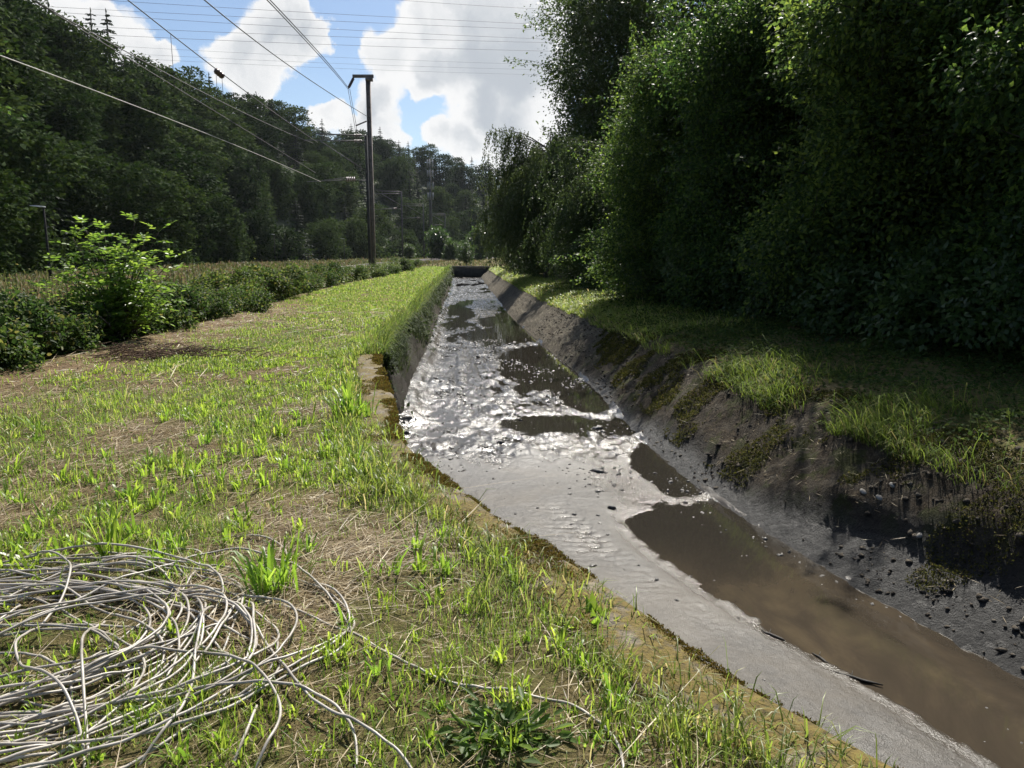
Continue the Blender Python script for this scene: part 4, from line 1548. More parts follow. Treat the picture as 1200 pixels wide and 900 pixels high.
    for q in range(n):
        p = c + np.array([rng.normal(0, .55), rng.normal(0, .3), 0])
        p[2] = float(gz(p[0], p[1])) + abs(rng.normal(0, .07))
        d = np.array([math.cos(az[q]), math.sin(az[q]), rng.normal(.05, .25)]) * rng.uniform(.15, .5)
        tube(hp, [p - d / 2, p + rng.normal(0, .02, 3), p + d / 2], [.004, .006, .003], 4)
    o = hp.build('cut_stems', rough_mat('dry_stem', (.035, .022, .014), (.16, .1, .06), 10, .9, .4), None, True)
    tag(o, 'dark heap of cut bramble stems at the edge of the track', 'brush pile', kind='stuff')


def build_meadow():
    rng = np.random.default_rng(9)
    mm = leaf_mat('meadow_blade', [(0, (.045, .065, .016)), (.45, (.075, .085, .028)), (.75, (.11, .085, .045)), (1, (.15, .11, .065))], .3, .6, .2, 0)
    mb = MB()
    n = 46000
    r = 12 + rng.uniform(0, 1, n) ** 1.5 * 240
    ph = rng.uniform(-38, 0, n)
    x = r * np.sin(np.radians(ph))
    y = r * np.cos(np.radians(ph))
    f = np.interp(ph, [p[0] for p in FOOT], [p[1] for p in FOOT])
    track = np.abs(x - track_x(y)) < 2.0
    k = (x < Bc(y) - 1.5) & (r < f * .99) & ~track
    x, y, r = x[k], y[k], r[k]
    n = len(x)
    z = np.where(y < 130, gz(x, y), -.3)
    blades(mb, np.stack([x, y, z - .02], -1), (.35 + .0012 * r) * rng.lognormal(0, .25, n), .016 + .0011 * r, rng.uniform(.1, .7, n), rng)
    # rough brown grass between the end wall and the railway
    n = 9000
    y = rng.uniform(YEND + .6, 230, n)
    x = rng.uniform(-26, 6, n) * (y / 110)
    k = np.abs(x - track_x(y)) > 2.2
    x, y = x[k], y[k]
    blades(mb, np.stack([x, y, np.full(len(x), -.08)], -1), .32 * rng.lognormal(0, .3, len(x)), .09, rng.uniform(.1, .8, len(x)), rng)
    tag(mb.build('meadow_grass', mm), 'tall faded meadow grass on the field below the wooded hill', 'grass', kind='stuff')


def track_x(y):
    return np.interp(y, [-200, 20, 60, 110, 160, 210, 260], [-14.5, -14.5, -14.6, -17.5, -19.5, -16, -5])
# ------------------------------------------------------------------ railway, masts, wires, lamps
def build_railway():
    steel = rough_mat('galvanised_steel', (.07, .07, .07), (.17, .165, .16), 6, .6, .2, .01, .4)
    rust = rough_mat('rust_brown_steel', (.12, .1, .09), (.26, .22, .2), 3, .75, .3, .01, .3)
    grey = rough_mat('grey_paint', (.05, .05, .05), (.1, .1, .1), 4, .75, .1, .01)
    porc = rough_mat('brown_porcelain', (.06, .03, .025), (.1, .05, .04), 6, .3, .05, .01, .5)
    wirem = rough_mat('dark_wire', (.03, .03, .03), (.07, .065, .06), 4, .6, .0)
    palew = rough_mat('weathered_wire', (.25, .24, .21), (.4, .38, .34), 4, .5, .0)
    # track
    e = empty('railway_track', (0, 0, 0))
    ys = np.arange(-60, 262, 4.0)
    xs = track_x(ys)
    mb = MB()
    rows = []
    for ox, z in ((-2.6, -.5), (-1.5, .22), (1.5, .22), (2.6, -.5)):
        low = np.interp(ys, [30, 70], [-.55, 0])
        rows.append(np.stack([xs + ox, ys, z + low + .05 * fbm(ys * .4, ox + 0 * ys, 501, 2)], -1))
    V = np.stack(rows, 1)
    n = len(ys)
    i, j = np.meshgrid(np.arange(n - 1), np.arange(3), indexing='ij')
    mb.add(V.reshape(-1, 3), np.stack([i * 4 + j, i * 4 + j + 1, (i + 1) * 4 + j + 1, (i + 1) * 4 + j], -1).reshape(-1, 4))
    mb.build('ballast', rough_mat('ballast', (.03, .028, .026), (.12, .11, .1), 9, .95, 1.0, .06), e)
    for s in (-.72, .72):
        mb = MB()
        P = np.stack([xs + s, ys, .38 + np.interp(ys, [30, 70], [-.55, 0])], -1)
        w = .035
        prof = [(-w, -.12), (w, -.12), (w, .03), (-w, .03)]
        V = np.stack([P + [a, 0, b] for a, b in prof], 1)
        i, j = np.meshgrid(np.arange(n - 1), np.arange(4), indexing='ij')
        mb.add(V.reshape(-1, 3), np.stack([i * 4 + j, i * 4 + (j + 1) % 4, (i + 1) * 4 + (j + 1) % 4, (i + 1) * 4 + j], -1).reshape(-1, 4))
        mb.build('rail', rust, e)
    sl = MB()
    for y in np.arange(20, 200, 1.3):
        box(sl, (float(track_x(y)), y, .26 + float(np.interp(y, [30, 70], [-.55, 0]))), (2.5, .26, .1))
    so = sl.build('sleepers', rough_mat('concrete_sleeper', (.12, .11, .1), (.22, .2, .19), 3, .9), e)
    so['kind'] = 'stuff'
    tag(e, 'single railway track on ballast curving away beyond the bramble row', 'railway')

    # tall feeder mast
    D = 58.0
    b = at_y(437.5, 300, D)
    e = empty('feeder_mast', (b[0], D, -.3))
    tz = at_y(437.5, 91, D)[2] + .3
    mb = MB()
    w, d = .26, .3
    for sx in (-1, 1):
        mb2 = box(mb, (sx * w / 2, 0, tz / 2), (.045, d, tz))
    box(mb, (0, 0, tz / 2), (w - .05, .05, tz))
    for z in np.arange(.6, tz, .9):
        box(mb, (0, -.03, z), (w - .05, .03, .12))
    mb.build('post', rust, e)
    mb = MB()
    box(mb, (-.35, 0, tz + .1), (1.5, .2, .2))
    box(mb, (.08, 0, tz - .12), (.5, .34, .24))
    mb.build('top_arm', rust, e)
    for k in range(1):
        ins = MB()
        p, q = np.array([-1.02, 0, tz]), np.array([-1.28, -.9, tz - .95])
        for s in np.linspace(.15, .85, 9):
            c = p + (q - p) * s
            tube(ins, [c - (q - p) * .03, c + (q - p) * .03], [.11, .05], 8)
        tube(ins, [p, q], .03, 6)
        ins.build('insulator', porc, e)
    mb = MB()
    z = at_y(437.5, 142, D)[2] + .3
    bar(mb, (-.2, 0, z), (-.95, -.2, z - .35), .09)
    mb.build('side_arm', rust, e)
    mb = MB()
    for s in (0, .12):
        tube(mb, [(-1.28 + s, -.9, tz - .95), (-1.0 + s, -.5, tz - 3.2), (-.72 + s * .4, -.2, tz - 5.8)], .016, 4)
    mb.build('down_lead', wirem, e)
    tag(e, 'tall brown steel mast with a short top arm above the bramble row', 'mast')

    # catenary masts with cantilevers to the left, over the track
    def catenary_mast(px, D, top_z, reach, label, lower=True, sc=1.0):
        b = at_y(px, 300, D)
        e = empty('catenary_mast', (b[0], D, -.3))
        top = top_z + .3
        mb = MB()
        w = .15 * sc
        for sx in (-1, 1):
            box(mb, (sx * w / 2, 0, top / 2), (.03, .16, top))
        box(mb, (0, 0, top / 2), (w - .03, .03, top))
        mb.build('post', grey, e)
        z1 = top - .3
        mb = MB()
        tube(mb, [(0, 0, z1 + .28), (-reach * .82, 0, z1 + .42)], .05 * sc, 6)
        tube(mb, [(0, 0, z1 - .1), (-reach, 0, z1 - .05)], .05 * sc, 6)
        tube(mb, [(0, 0, z1 - 2.3), (-reach * .74, 0, z1 - .1)], .045 * sc, 6)
        for x_ in (-.5, -reach * .7):
            tube(mb, [(x_, 0, z1 - .1), (x_, 0, z1 + .34)], .03, 5)
        mb.build('cantilever', steel, e)
        ins = MB()
        for zz in (z1 + .29, z1 - .1):
            for s in np.linspace(-.35, -.85, 6):
                tube(ins, [(s, 0, zz), (s - .05, 0, zz)], [.13, .07], 8)
        ins.build('insulator', porc, e)
        if lower:
            z2 = z1 - 2.9
            mb = MB()
            tube(mb, [(0, 0, z2 - .05), (-.9, 0, z2)], .03, 5)
            tube(mb, [(-1.6, 0, z2), (-reach * .98, 0, z2 - .12)], .035 * sc, 6)
            tube(mb, [(-1.6, 0, z2 + .16), (-reach * .7, 0, z2 + .0)], .025 * sc, 6)
            mb.build('registration_arm', steel, e)
            ins = MB()
            for s in np.linspace(-.95, -1.5, 5):
                tube(ins, [(s, 0, z2 + .06), (s - .07, 0, z2 + .06)], [.2, .12], 8)
            ins.build('insulator', porc, e)
        tag(e, label, 'mast', 'railway catenary masts')
        return e
    catenary_mast(433.2, 59.0, 10.2, 4.6, 'slim grey catenary mast with brackets just left of the tall brown mast')
    catenary_mast(472, 150, 13.2, 5.2, 'second nearest catenary mast, just right of the tall brown mast', True, 1.6)
    catenary_mast(497, 190, 13.3, 5.2, 'thin far catenary mast just left of the antenna tower', True, 1.7)
    catenary_mast(522, 228, 13.0, 5.0, 'farthest catenary mast right of the antenna tower', True, 1.8)

    # telecom tower
    D = 200
    b = at_y(505.5, 300, D)
    e = empty('antenna_tower', (b[0], D, -.4))
    tz = at_y(505.5, 184, D)[2]
    mb = MB()
    tube(mb, [(0, 0, 0), (0, 0, tz * .6), (0, 0, tz)], [.5, .38, .2], 10)
    mb.build('pole', grey, e)
    pan = rough_mat('pale_panel', (.2, .21, .22), (.3, .31, .32), 1, .5, .05)
    for zf, hh in ((.955, 1.9), (.86, 1.5), (.74, 1.8), (.64, 1.8)):
        for a in (0, 2.1, 4.2):
            mb = MB()
            c = np.array([.75 * math.cos(a + .5), .75 * math.sin(a + .5), tz * zf])
            box(mb, c, (.3, .2, hh), a + .5)
            bar(mb, (0, 0, c[2] + hh * .3), c + [0, 0, hh * .3], .08)
            bar(mb, (0, 0, c[2] - hh * .3), c - [0, 0, hh * .3], .08)
            mb.build('antenna_panel', pan, e)
    mb = MB()
    tube(mb, [(0, 0, tz), (0, 0, tz + 1.6)], .06, 5)
    box(mb, (0, 0, tz * .78), (1.6, 1.6, .12))
    mb.build('platform', grey, e)
    tag(e, 'far slender antenna tower with pale panels before the wooded hill', 'tower')

    # street lamps along the road at the foot of the hill
    head = rough_mat('lamp_aluminium', (.55, .56, .58), (.66, .67, .68), 2, .35, .02, .01, .5)
    for px, pt, D, side, lb in ((51, 243, 52, -1, 'nearest street lamp with a flat pale head at the left edge'), (321, 275, 140, -1, 'small street lamp in front of the dark wood left of the tall mast'),
                                (403, 280, 175, -1, 'small street lamp just left of the tall brown mast')):
        t = at_y(px, pt, D)
        e = empty('street_lamp', (t[0], D, -.45))
        h = t[2] + .45
        mb = MB()
        tube(mb, [(0, 0, 0), (0, 0, 1.2), (0, 0, h)], [.11, .09, .06], 8)
        mb.build('post', rough_mat('lamp_post_steel', (.012, .012, .012), (.03, .03, .03), 4, .85, .3, .02, .1), e)
        mb = MB()
        V = []
        for x_, w_, z0, z1 in ((.1, .07, .0, .06), (-.35, .13, .03, .12), (-.85, .1, .08, .14)):
            V += [(x_, -w_, h + z0), (x_, w_, h + z0), (x_, w_, h + z1), (x_, -w_, h + z1)]
        mb.add(V, [[0, 3, 2, 1], [8, 9, 10, 11]] + [[a * 4 + k, a * 4 + (k + 1) % 4, a * 4 + 4 + (k + 1) % 4, a * 4 + 4 + k] for a in (0, 1) for k in range(4)])
        mb.build('lamp_head', head, e)
        tag(e, lb, 'street lamp', 'street lamps below the wooded hill')

    # wires along the track
    def sagged(pts, n=40):
        P = np.array(pts, float)
        seg = np.linalg.norm(np.diff(P, axis=0), axis=1)
        s = np.concatenate([[0], np.cumsum(seg)])
        q = np.linspace(0, s[-1], n)
        # smooth quadratic through the points
        deg = min(len(P) - 1, 2)
        return np.stack([np.polyval(np.polyfit(s, P[:, k], deg), q) for k in range(3)], -1)

    def wire(name, pts, r, mat, label, drops=(), extra=None, cat='wire', grp='railway overhead wires'):
        e = empty(name, tuple(pts[0]))
        o = np.array(pts[0])
        mb = MB()
        tube(mb, sagged(pts) - o, r, 5)
        if extra:
            for p in extra:
                tube(mb, sagged(p) - o, r, 5)
        mb.build('conductor', mat, e)
        for a, b_ in drops:
            mb = MB()
            tube(mb, [np.array(a) - o, np.array(b_) - o], .012, 4)
            mb.build('dropper', wirem, e)
        tag(e, label, cat, grp)
        return e
    X = -14.0
    A = [at_x(-60, -58, X), at_x(80, 24, X), at_x(185, 88, X), at_x(247, 127, X), at_x(313, 170, X - .4)]
    p433 = np.array([-14.9, 59, 9.6])
    wire('contact_wire', A + [at_y(372, 203, 56)], .018, wirem, 'lower railway wire running left of the sky down into the dark wood',
         extra=[[at_x(40, 0, X + .5), at_x(145, 60, X + .4), at_x(276, 127, X), at_y(367, 168, 57)]])
    Bw = [at_x(60, -72, X), at_x(151, 0, X), at_x(200, 40, X), at_x(257, 85, X), at_x(330, 137, X), at_y(372, 167, 58)]
    mid1, mid2, mid3 = at_x(200, 40, X), at_x(253, 83, X), at_x(260, 88, X)
    drops = [(mid1, mid1 * [1, 1, 0] + [0, 0, at_x(199, 96, X)[2] - .2]), (mid2, mid2 * [1, 1, 0] + [0, 0, at_x(252, 125, X)[2]]), (mid3, mid3 * [1, 1, 0] + [0, 0, at_x(260, 128, X)[2]])]
    e = wire('messenger_wire', Bw, .023, wirem, 'dark messenger wire with three droppers and a small insulator', drops)
    mb = MB()
    c = at_x(257, 86, X) - np.array(Bw[0])
    dr = nrm(at_x(270, 96, X) - at_x(257, 85, X))
    for s in (-.3, 0, .3):
        tube(mb, [c + dr * (s - .12), c + dr * s, c + dr * (s + .12)], [.05, .16, .05], 8)
    mb.build('insulator', porc, e)
    mz = 58.0
    pC = at_y(434, 138, mz)
    wire('feeder_wire', [at_y(200, -32, 22), at_y(243, 1, 26), at_y(320, 62, 36), at_y(390, 113, 49), pC], .022, wirem, 'overhead wire ending halfway up the tall brown mast')
    m0 = at_y(437.5, 91, mz)
    end = np.array([at_y(437.5, 300, mz)[0] - 1.28, mz - .9, m0[2] - .95])
    wire('feeder_wire', [at_y(275, -40, 22), at_y(313, 1, 27), at_y(370, 60, 38), end], .019, wirem, 'doubled overhead wire hanging from the insulator on the mast top',
         extra=[[at_y(277, -42, 22), at_y(316, 1, 27), at_y(373, 60, 38), end + [.06, 0, .02]]])
    wire('return_wire', [at_x(-40, 50, -14.1), at_x(0, 66, -14.1), at_x(130, 113, -14.2), at_x(250, 160, -14.4), at_y(376, 213, 58.5)], .019, palew,
         'pale sagging wire crossing low in front of the wooded hill')
    # high-voltage lines far behind, crossing the sky
    hv = [(165, 2, 640, 29), (150, 12, 640, 35), (245, 25, 640, 46), (235, 36, 640, 50), (250, 46, 640, 60), (440, -3, 660, 12), (300, 62, 640, 76), (310, 70, 640, 82), (320, 76, 640, 88)]
    for i, (xa, ya, xb, yb) in enumerate(hv):
        Dm = 300 + 4 * i
        a, b_ = at_y(xa, ya, Dm), at_y(xb, yb, Dm + 10)
        d = b_ - a
        pts = [a - d * .9 + [0, 0, 1.5], a, (a + b_) / 2 - [0, 0, .6], b_, b_ + d * .9 + [0, 0, 2.5]]
        o = MB()
        tube(o, sagged(pts, 50), .055 if i < 6 else .035, 4)
        ob = o.build('power_line', wirem)
        words = ['topmost pair', 'topmost pair', 'second pair', 'second pair', 'middle', 'uppermost right', 'lower faint set', 'lower faint set', 'lower faint set'][i]
        tag(ob, f'thin high voltage line of the {words} crossing the clouded sky', 'power line', f'high voltage lines, {words}')
    # low pale roof beyond the canal
    e = empty('long_shed', (-15.0, 215, -.3))
    mb = MB()
    box(mb, (0, 0, 1.3), (11, 7, 2.6))
    mb.build('wall', rough_mat('shed_boards', (.04, .035, .03), (.08, .07, .06), 2, .9, stretch=(4, 4, .3)), e)
    mb = MB()
    V = [(-6, -4.2, 2.5), (6, -4.2, 2.5), (6, 0, 3.9), (-6, 0, 3.9), (6, 4.2, 2.5), (-6, 4.2, 2.5)]
    V += [(x, y, z - .14) for x, y, z in V]
    mb.add(V, [[0, 1, 2, 3], [3, 2, 4, 5], [6, 9, 8, 7], [9, 11, 10, 8], [0, 6, 7, 1], [5, 4, 10, 11], [0, 3, 9, 6], [3, 5, 11, 9], [1, 7, 8, 2], [2, 8, 10, 4]])
    mb.build('roof', rough_mat('pale_sheet_roof', (.35, .4, .42), (.48, .52, .54), 1, .5, .1, .05, stretch=(8, .5, 1)), e)
    tag(e, 'low shed with a pale roof far behind the round bush', 'shed')
    # dark round shrubs by the railway, far off
    rng = np.random.default_rng(91)
    dm = bpy.data.materials['maple_leaf']
    me = lump_leaves(MB(), rng, [(np.array([rng.normal(0, .9), rng.normal(0, .8), rng.uniform(.7, 2.6)]), rng.uniform(.8, 1.3)) for _ in range(8)], 7, 6, .3, .2, .2, .25).mesh('far_shrub', dm)
    for px, D, s, lb in ((517, 190, 1.9, 'far tall dark shrub right of the antenna tower'), (529, 180, 1.1, 'far low shrub left of the pale roof'), (560, 190, 2.0, 'far big shrub right of the pale roof'), (480, 200, 1.0, 'far low shrub left of the antenna tower')):
        p = at_y(px, 300, D)
        o = bpy.data.objects.new('far_shrub', me)
        COL.objects.link(o)
        o.location = (p[0], D, -.2)
        o.rotation_euler = (0, 0, rng.uniform(0, 6))
        o.scale = (s, s, s * 1.15)
        tag(o, lb, 'shrub', 'dark shrubs beyond the canal end')


# ------------------------------------------------------------------ cable, stones
def catmull(P, step=.03):
    P = np.asarray(P, float)
    P = np.concatenate([[2 * P[0] - P[1]], P, [2 * P[-1] - P[-2]]])
    out = []
    for i in range(1, len(P) - 2):
        p0, p1, p2, p3 = P[i - 1:i + 3]
        n = max(2, int(np.linalg.norm(p2 - p1) / step))
        t = np.linspace(0, 1, n, endpoint=False)[:, None]
        out.append(.5 * (2 * p1 + (p2 - p0) * t + (2 * p0 - 5 * p1 + 4 * p2 - p3) * t * t + (3 * p1 - p0 - 3 * p2 + p3) * t ** 3))
    out.append(P[-2][None])
    return np.concatenate(out)


def build_cable():
    rng = np.random.default_rng(33)
    m, nt, n, l = new_mat('cable_sheath')
    tc = nd(nt, 'ShaderNodeTexCoord')
    c = ramp(nt, noise(nt, tc.outputs['Object'], 7, 5, .6), [(.3, (.2, .175, .145)), (.55, (.38, .345, .3)), (.75, (.5, .46, .4))])
    p = nd(nt, 'ShaderNodeBsdfPrincipled', i_Roughness=.42)
    l.new(c, p.inputs['Base Color'])
    o = nd(nt, 'ShaderNodeOutputMaterial')
    l.new(p.outputs[0], o.inputs[0])
    mb = MB()
    R = .0056
    C = np.array([-2.02, 2.8])
    # one long cable thrown down in uneven loops
    ang = rng.uniform(0, 6)
    pts = []
    loops = 32
    cx, cy = C
    for k in range(loops):
        rx = rng.uniform(.65, 1.25)
        ry = rng.uniform(.3, .82)
        tx, ty = C + rng.normal(0, .26, 2) + [(-.25 if k % 3 else .1), 0]
        th = rng.normal(.3, .4)
        ns = 12
        for s in range(ns):
            f = s / ns
            ang += 2 * math.pi / ns * rng.uniform(.8, 1.2)
            cx += (tx - cx) * .15
            cy += (ty - cy) * .15
            a, b = math.cos(ang) * rx * rng.uniform(.93, 1.07), math.sin(ang) * ry * rng.uniform(.93, 1.07)
            x, y = cx + a * math.cos(th) - b * math.sin(th), cy + a * math.sin(th) + b * math.cos(th)
            z = .012 + .075 * rng.uniform(0, 1) * (k / loops) + (.05 * rng.uniform() if rng.uniform() < .25 else 0)
            pts.append((x, y, z))
    P = catmull(pts)
    P[:, 2] = np.maximum(P[:, 2], R) + gz(P[:, 0], P[:, 1])
    tube(mb, P, R, 6)
    # the loops that stand out, drawn where they lie: pixel, height
    def lay(px, z=.02, r=R):
        q = [at_z(x, y, 0) for x, y in px]
        q = [(a[0], a[1], z * rng.uniform(.4, 1.3)) for a in q]
        q[0], q[-1] = (q[0][0], q[0][1], -.03), (q[-1][0], q[-1][1], -.03)
        q = catmull(q, .02)
        for _ in range(6):
            q[2:-2] = (q[:-4] + q[1:-3] + q[2:-2] + q[3:-1] + q[4:]) / 5
        q[4:-4, 2] = np.maximum(q[4:-4, 2], R)
        q[:, 2] += gz(q[:, 0], q[:, 1])
        tube(mb, q, r, 6)
    zz = lambda L: [(x / 2.5, 580 + y / 2.5) for x, y in L]
    lay(zz([(640, 124), (700, 128), (780, 140), (830, 165), (845, 195), (840, 230)]))
    lay(zz([(860, 262), (930, 275), (990, 310), (1025, 365), (1020, 420), (960, 470), (850, 530), (740, 590), (600, 640)]), .04)
    lay(zz([(-60, 175), (10, 160), (60, 155), (130, 150)]))
    lay(zz([(700, 290), (800, 330), (900, 365), (1020, 410), (1110, 450), (1190, 505), (1300, 545), (1420, 575), (1560, 592), (1650, 610), (1720, 650), (1780, 690), (1815, 740), (1830, 800), (1830, 860)]), .02)
    lay(zz([(120, 625), (300, 625), (480, 615), (640, 598), (800, 592), (900, 600), (990, 640), (1040, 700), (1050, 760), (1035, 830)]), .05)
    lay(zz([(300, 490), (420, 490), (560, 490), (680, 515), (770, 570), (825, 640), (825, 700), (790, 760), (720, 820)]), .07)
    lay(zz([(640, 330), (600, 410), (575, 500), (565, 590), (530, 680), (470, 740), (380, 800)]), .09)
    lay(zz([(320, 345), (270, 430), (248, 500), (250, 600), (255, 700), (262, 820)]), .1)
    lay(zz([(20, 205), (120, 210), (200, 235), (215, 265), (180, 340), (100, 430), (50, 480), (60, 540), (130, 600), (200, 660), (240, 720), (250, 830)]), .11)
    lay(zz([(420, 325), (560, 320), (660, 350), (740, 400), (800, 480), (860, 570), (930, 640), (1050, 700), (1180, 770), (1240, 830)]), .05)
    lay(zz([(780, 400), (820, 440), (810, 490), (770, 540)]), .03)
    lay(zz([(750, 600), (755, 650), (720, 720), (660, 800)]), .05)
    lay(zz([(-80, 740), (100, 700), (280, 650), (440, 600), (560, 520), (600, 440), (590, 360), (560, 320)]), .08)
    lay(zz([(-80, 660), (120, 590), (300, 510), (430, 450), (520, 390), (540, 340), (480, 310)]), .06)
    lay(zz([(-60, 260), (80, 225), (240, 218), (400, 225), (480, 245), (520, 280)]), .05)
    lay(zz([(-60, 215), (120, 205), (300, 190), (440, 200), (530, 235), (575, 290)]), .04)
    o = mb.build('cable_coil', m, None, True)
    tag(o, 'loose pale grey cable heaped in loops on the grass', 'cable')


def build_stones():
    rng = np.random.default_rng(13)
    sm = rough_mat('pebble', (.13, .12, .105), (.3, .28, .25), 12, .8, .4)
    def stone(px, py, r, label):
        y0 = 5.0
        best = None
        for y in np.arange(4, 12, .02):
            p = at_y(px, py, y)
            d = abs(p[2] - float(gz(p[0], p[1])))
            if best is None or d < best[0]:
                best = (d, p)
        p = best[1]
        mb = MB()
        nl, nn = 7, 10
        V = []
        for i in range(nl):
            a = math.pi * i / (nl - 1)
            for j in range(nn):
                b = 2 * math.pi * j / nn
                d = np.array([math.sin(a) * math.cos(b), math.sin(a) * math.sin(b), math.cos(a)])
                q = 1 + .35 * float(fbm(np.array(d[0] * 1.3 + px), np.array(d[1] * 1.3 + d[2] * 2), 601, 2))
                V.append(d * q * r * np.array([1.25, .9, .65]))
        F = [[i * nn + j, i * nn + (j + 1) % nn, (i + 1) * nn + (j + 1) % nn, (i + 1) * nn + j] for i in range(nl - 1) for j in range(nn)]
        mb.add(V, F)
        o = mb.build('stone', sm, None, True)
        o.location = (p[0], p[1], float(gz(p[0], p[1])) + r * .02)
        o.rotation_euler = (0, .4, rng.uniform(0, 6))
        tag(o, label, 'stone', 'pale stones on the bare right slope')
    stone(1012, 576, .034, 'smooth pale stone, left of a pair on the bare slope')
    stone(1031, 583, .036, 'smooth pale stone, right of a pair on the bare slope')
    stone(1046, 569, .03, 'darker stone just above the pale pair on the slope')
    tw = rough_mat('wet_twig', (.008, .007, .006), (.03, .024, .018), 20, .5, .5)
    for px, py, ln, az, lb in ((905, 742, .22, 2.2, 'short dark twig lying on the grey silt beside the pool'), (1003, 792, .34, 2.5, 'longest dark twig on the silt near the bottom right'), (962, 768, .16, 2.0, 'small dark twig on the silt between two longer twigs')):
        p = at_z(px, py, WATER_Z + .03)
        mb = MB()
        d = np.array([math.cos(az), math.sin(az), 0]) * ln / 2
        q = np.linspace(-1, 1, 6)[:, None] * d + rng.normal(0, .008, (6, 3)) * [1, 1, .2]
        tube(mb, q, [.004, .009, .011, .01, .007, .003], 6)
        tube(mb, [q[3], q[3] + [.03, .05, .012]], [.005, .002], 5)
        o = mb.build('twig', tw, None, True)
        o.location = (p[0], p[1], WATER_Z + float(mud_h(np.array(p[0]), np.array(p[1]))) + .006)
        tag(o, lb, 'twig', 'dark twigs on the silt')
    stone(1078, 628, .03, 'small pale stone lower down near the dark silt')


def build_clods():
    rng = np.random.default_rng(57)
    m = rough_mat('earth_clod', (.025, .021, .017), (.075, .062, .047), 14, .9, .8, .02, .15, c3=(.17, .15, .12))
    ms = rough_mat('mud_lump', (.03, .027, .024), (.08, .073, .066), 14, .35, .8, .02, .5)
    g = np.array([[0, 0, 1], [1, 0, 0], [0, 1, 0], [-1, 0, 0], [0, -1, 0], [0, 0, -.6]], float)
    V0 = [g[i] for i in range(6)]
    F0 = [(0, 1, 2), (0, 2, 3), (0, 3, 4), (0, 4, 1), (5, 2, 1), (5, 3, 2), (5, 4, 3), (5, 1, 4)]
    V, F, cache = list(V0), [], {}
    def mid(a, b):
        k = (min(a, b), max(a, b))
        if k not in cache:
            cache[k] = len(V)
            V.append((V[a] + V[b]) / 2 * 1.25)
        return cache[k]
    for a, b, c in F0:
        x, y, z = mid(a, b), mid(b, c), mid(c, a)
        F += [(a, x, z), (x, b, y), (z, y, c), (x, y, z)]
    V, F = np.array(V), np.array(F)

    def scatter(n, y, x, z, r, name, mat, label):
        nv = len(V)
        q = V[None] * (1 + rng.normal(0, .22, (n, nv, 1))) * r[:, None, None] * rng.uniform(.6, 1.3, (n, 1, 3)) * [1, 1, .75]
        a = rng.uniform(0, 6.28, n)
        cs, sn = np.cos(a)[:, None], np.sin(a)[:, None]
        P = np.stack([q[..., 0] * cs - q[..., 1] * sn, q[..., 0] * sn + q[..., 1] * cs, q[..., 2]], -1) + np.stack([x, y, z], -1)[:, None]
        Fa = (F[None] + np.arange(n)[:, None, None] * nv).reshape(-1, 3)
        o = MB().add(P.reshape(-1, 3), Fa).build(name, mat)
        tag(o, label, 'clods', kind='stuff')
    n = 5200
    y = 3.4 + rng.uniform(0, 1, n) ** 1.5 * 24
    s = rng.uniform(.05, 1.7, n)
    x = Rc(y) + s
    k = in_view(x, y) & (rng.uniform(0, 1, n) < np.clip(.4 + 2 * fbm(x * 1.2, y * 1.2, 611, 3), .03, 1))
    x, y = x[k], y[k]
    r = np.minimum(rng.lognormal(-4.4, .55, len(x)), .03) * (1 + .03 * y)
    scatter(len(x), y, x, gz(x, y) + r * .1, r, 'earth_clods', m, 'crumbled clods and small stones on the bare right slope')
    n = 9000
    y = 3.2 + rng.uniform(0, 1, n) ** 1.2 * 22
    t = rng.uniform(.03, .995, n)
    L, R = Lc(y) + batter(y), Rc(y)
    x = L + (R - L) * t
    pr = np.clip(.1 + 2.4 * fbm(x * 1.5, y * 1.0, 613, 3), 0, 1) * np.where(y < 9.5, .12 + .5 * (t > .62) * (y > 6.8) + .6 * (t > .93), 1)
    k = in_view(x, y, -1.2) & (rng.uniform(0, 1, n) < pr)
    x, y = x[k], y[k]
    r = rng.lognormal(-4.65, .5, len(x)) * (1 + .05 * y)
    scatter(len(x), y, x, np.maximum(WATER_Z - .004, WATER_Z + mud_h(x, y)), r, 'mud_lumps', ms, 'dark lumps of mud scattered over the wet canal bed')


# ------------------------------------------------------------------ sky, sun, camera
SUN_AZ, SUN_EL = 14.0, 48.5


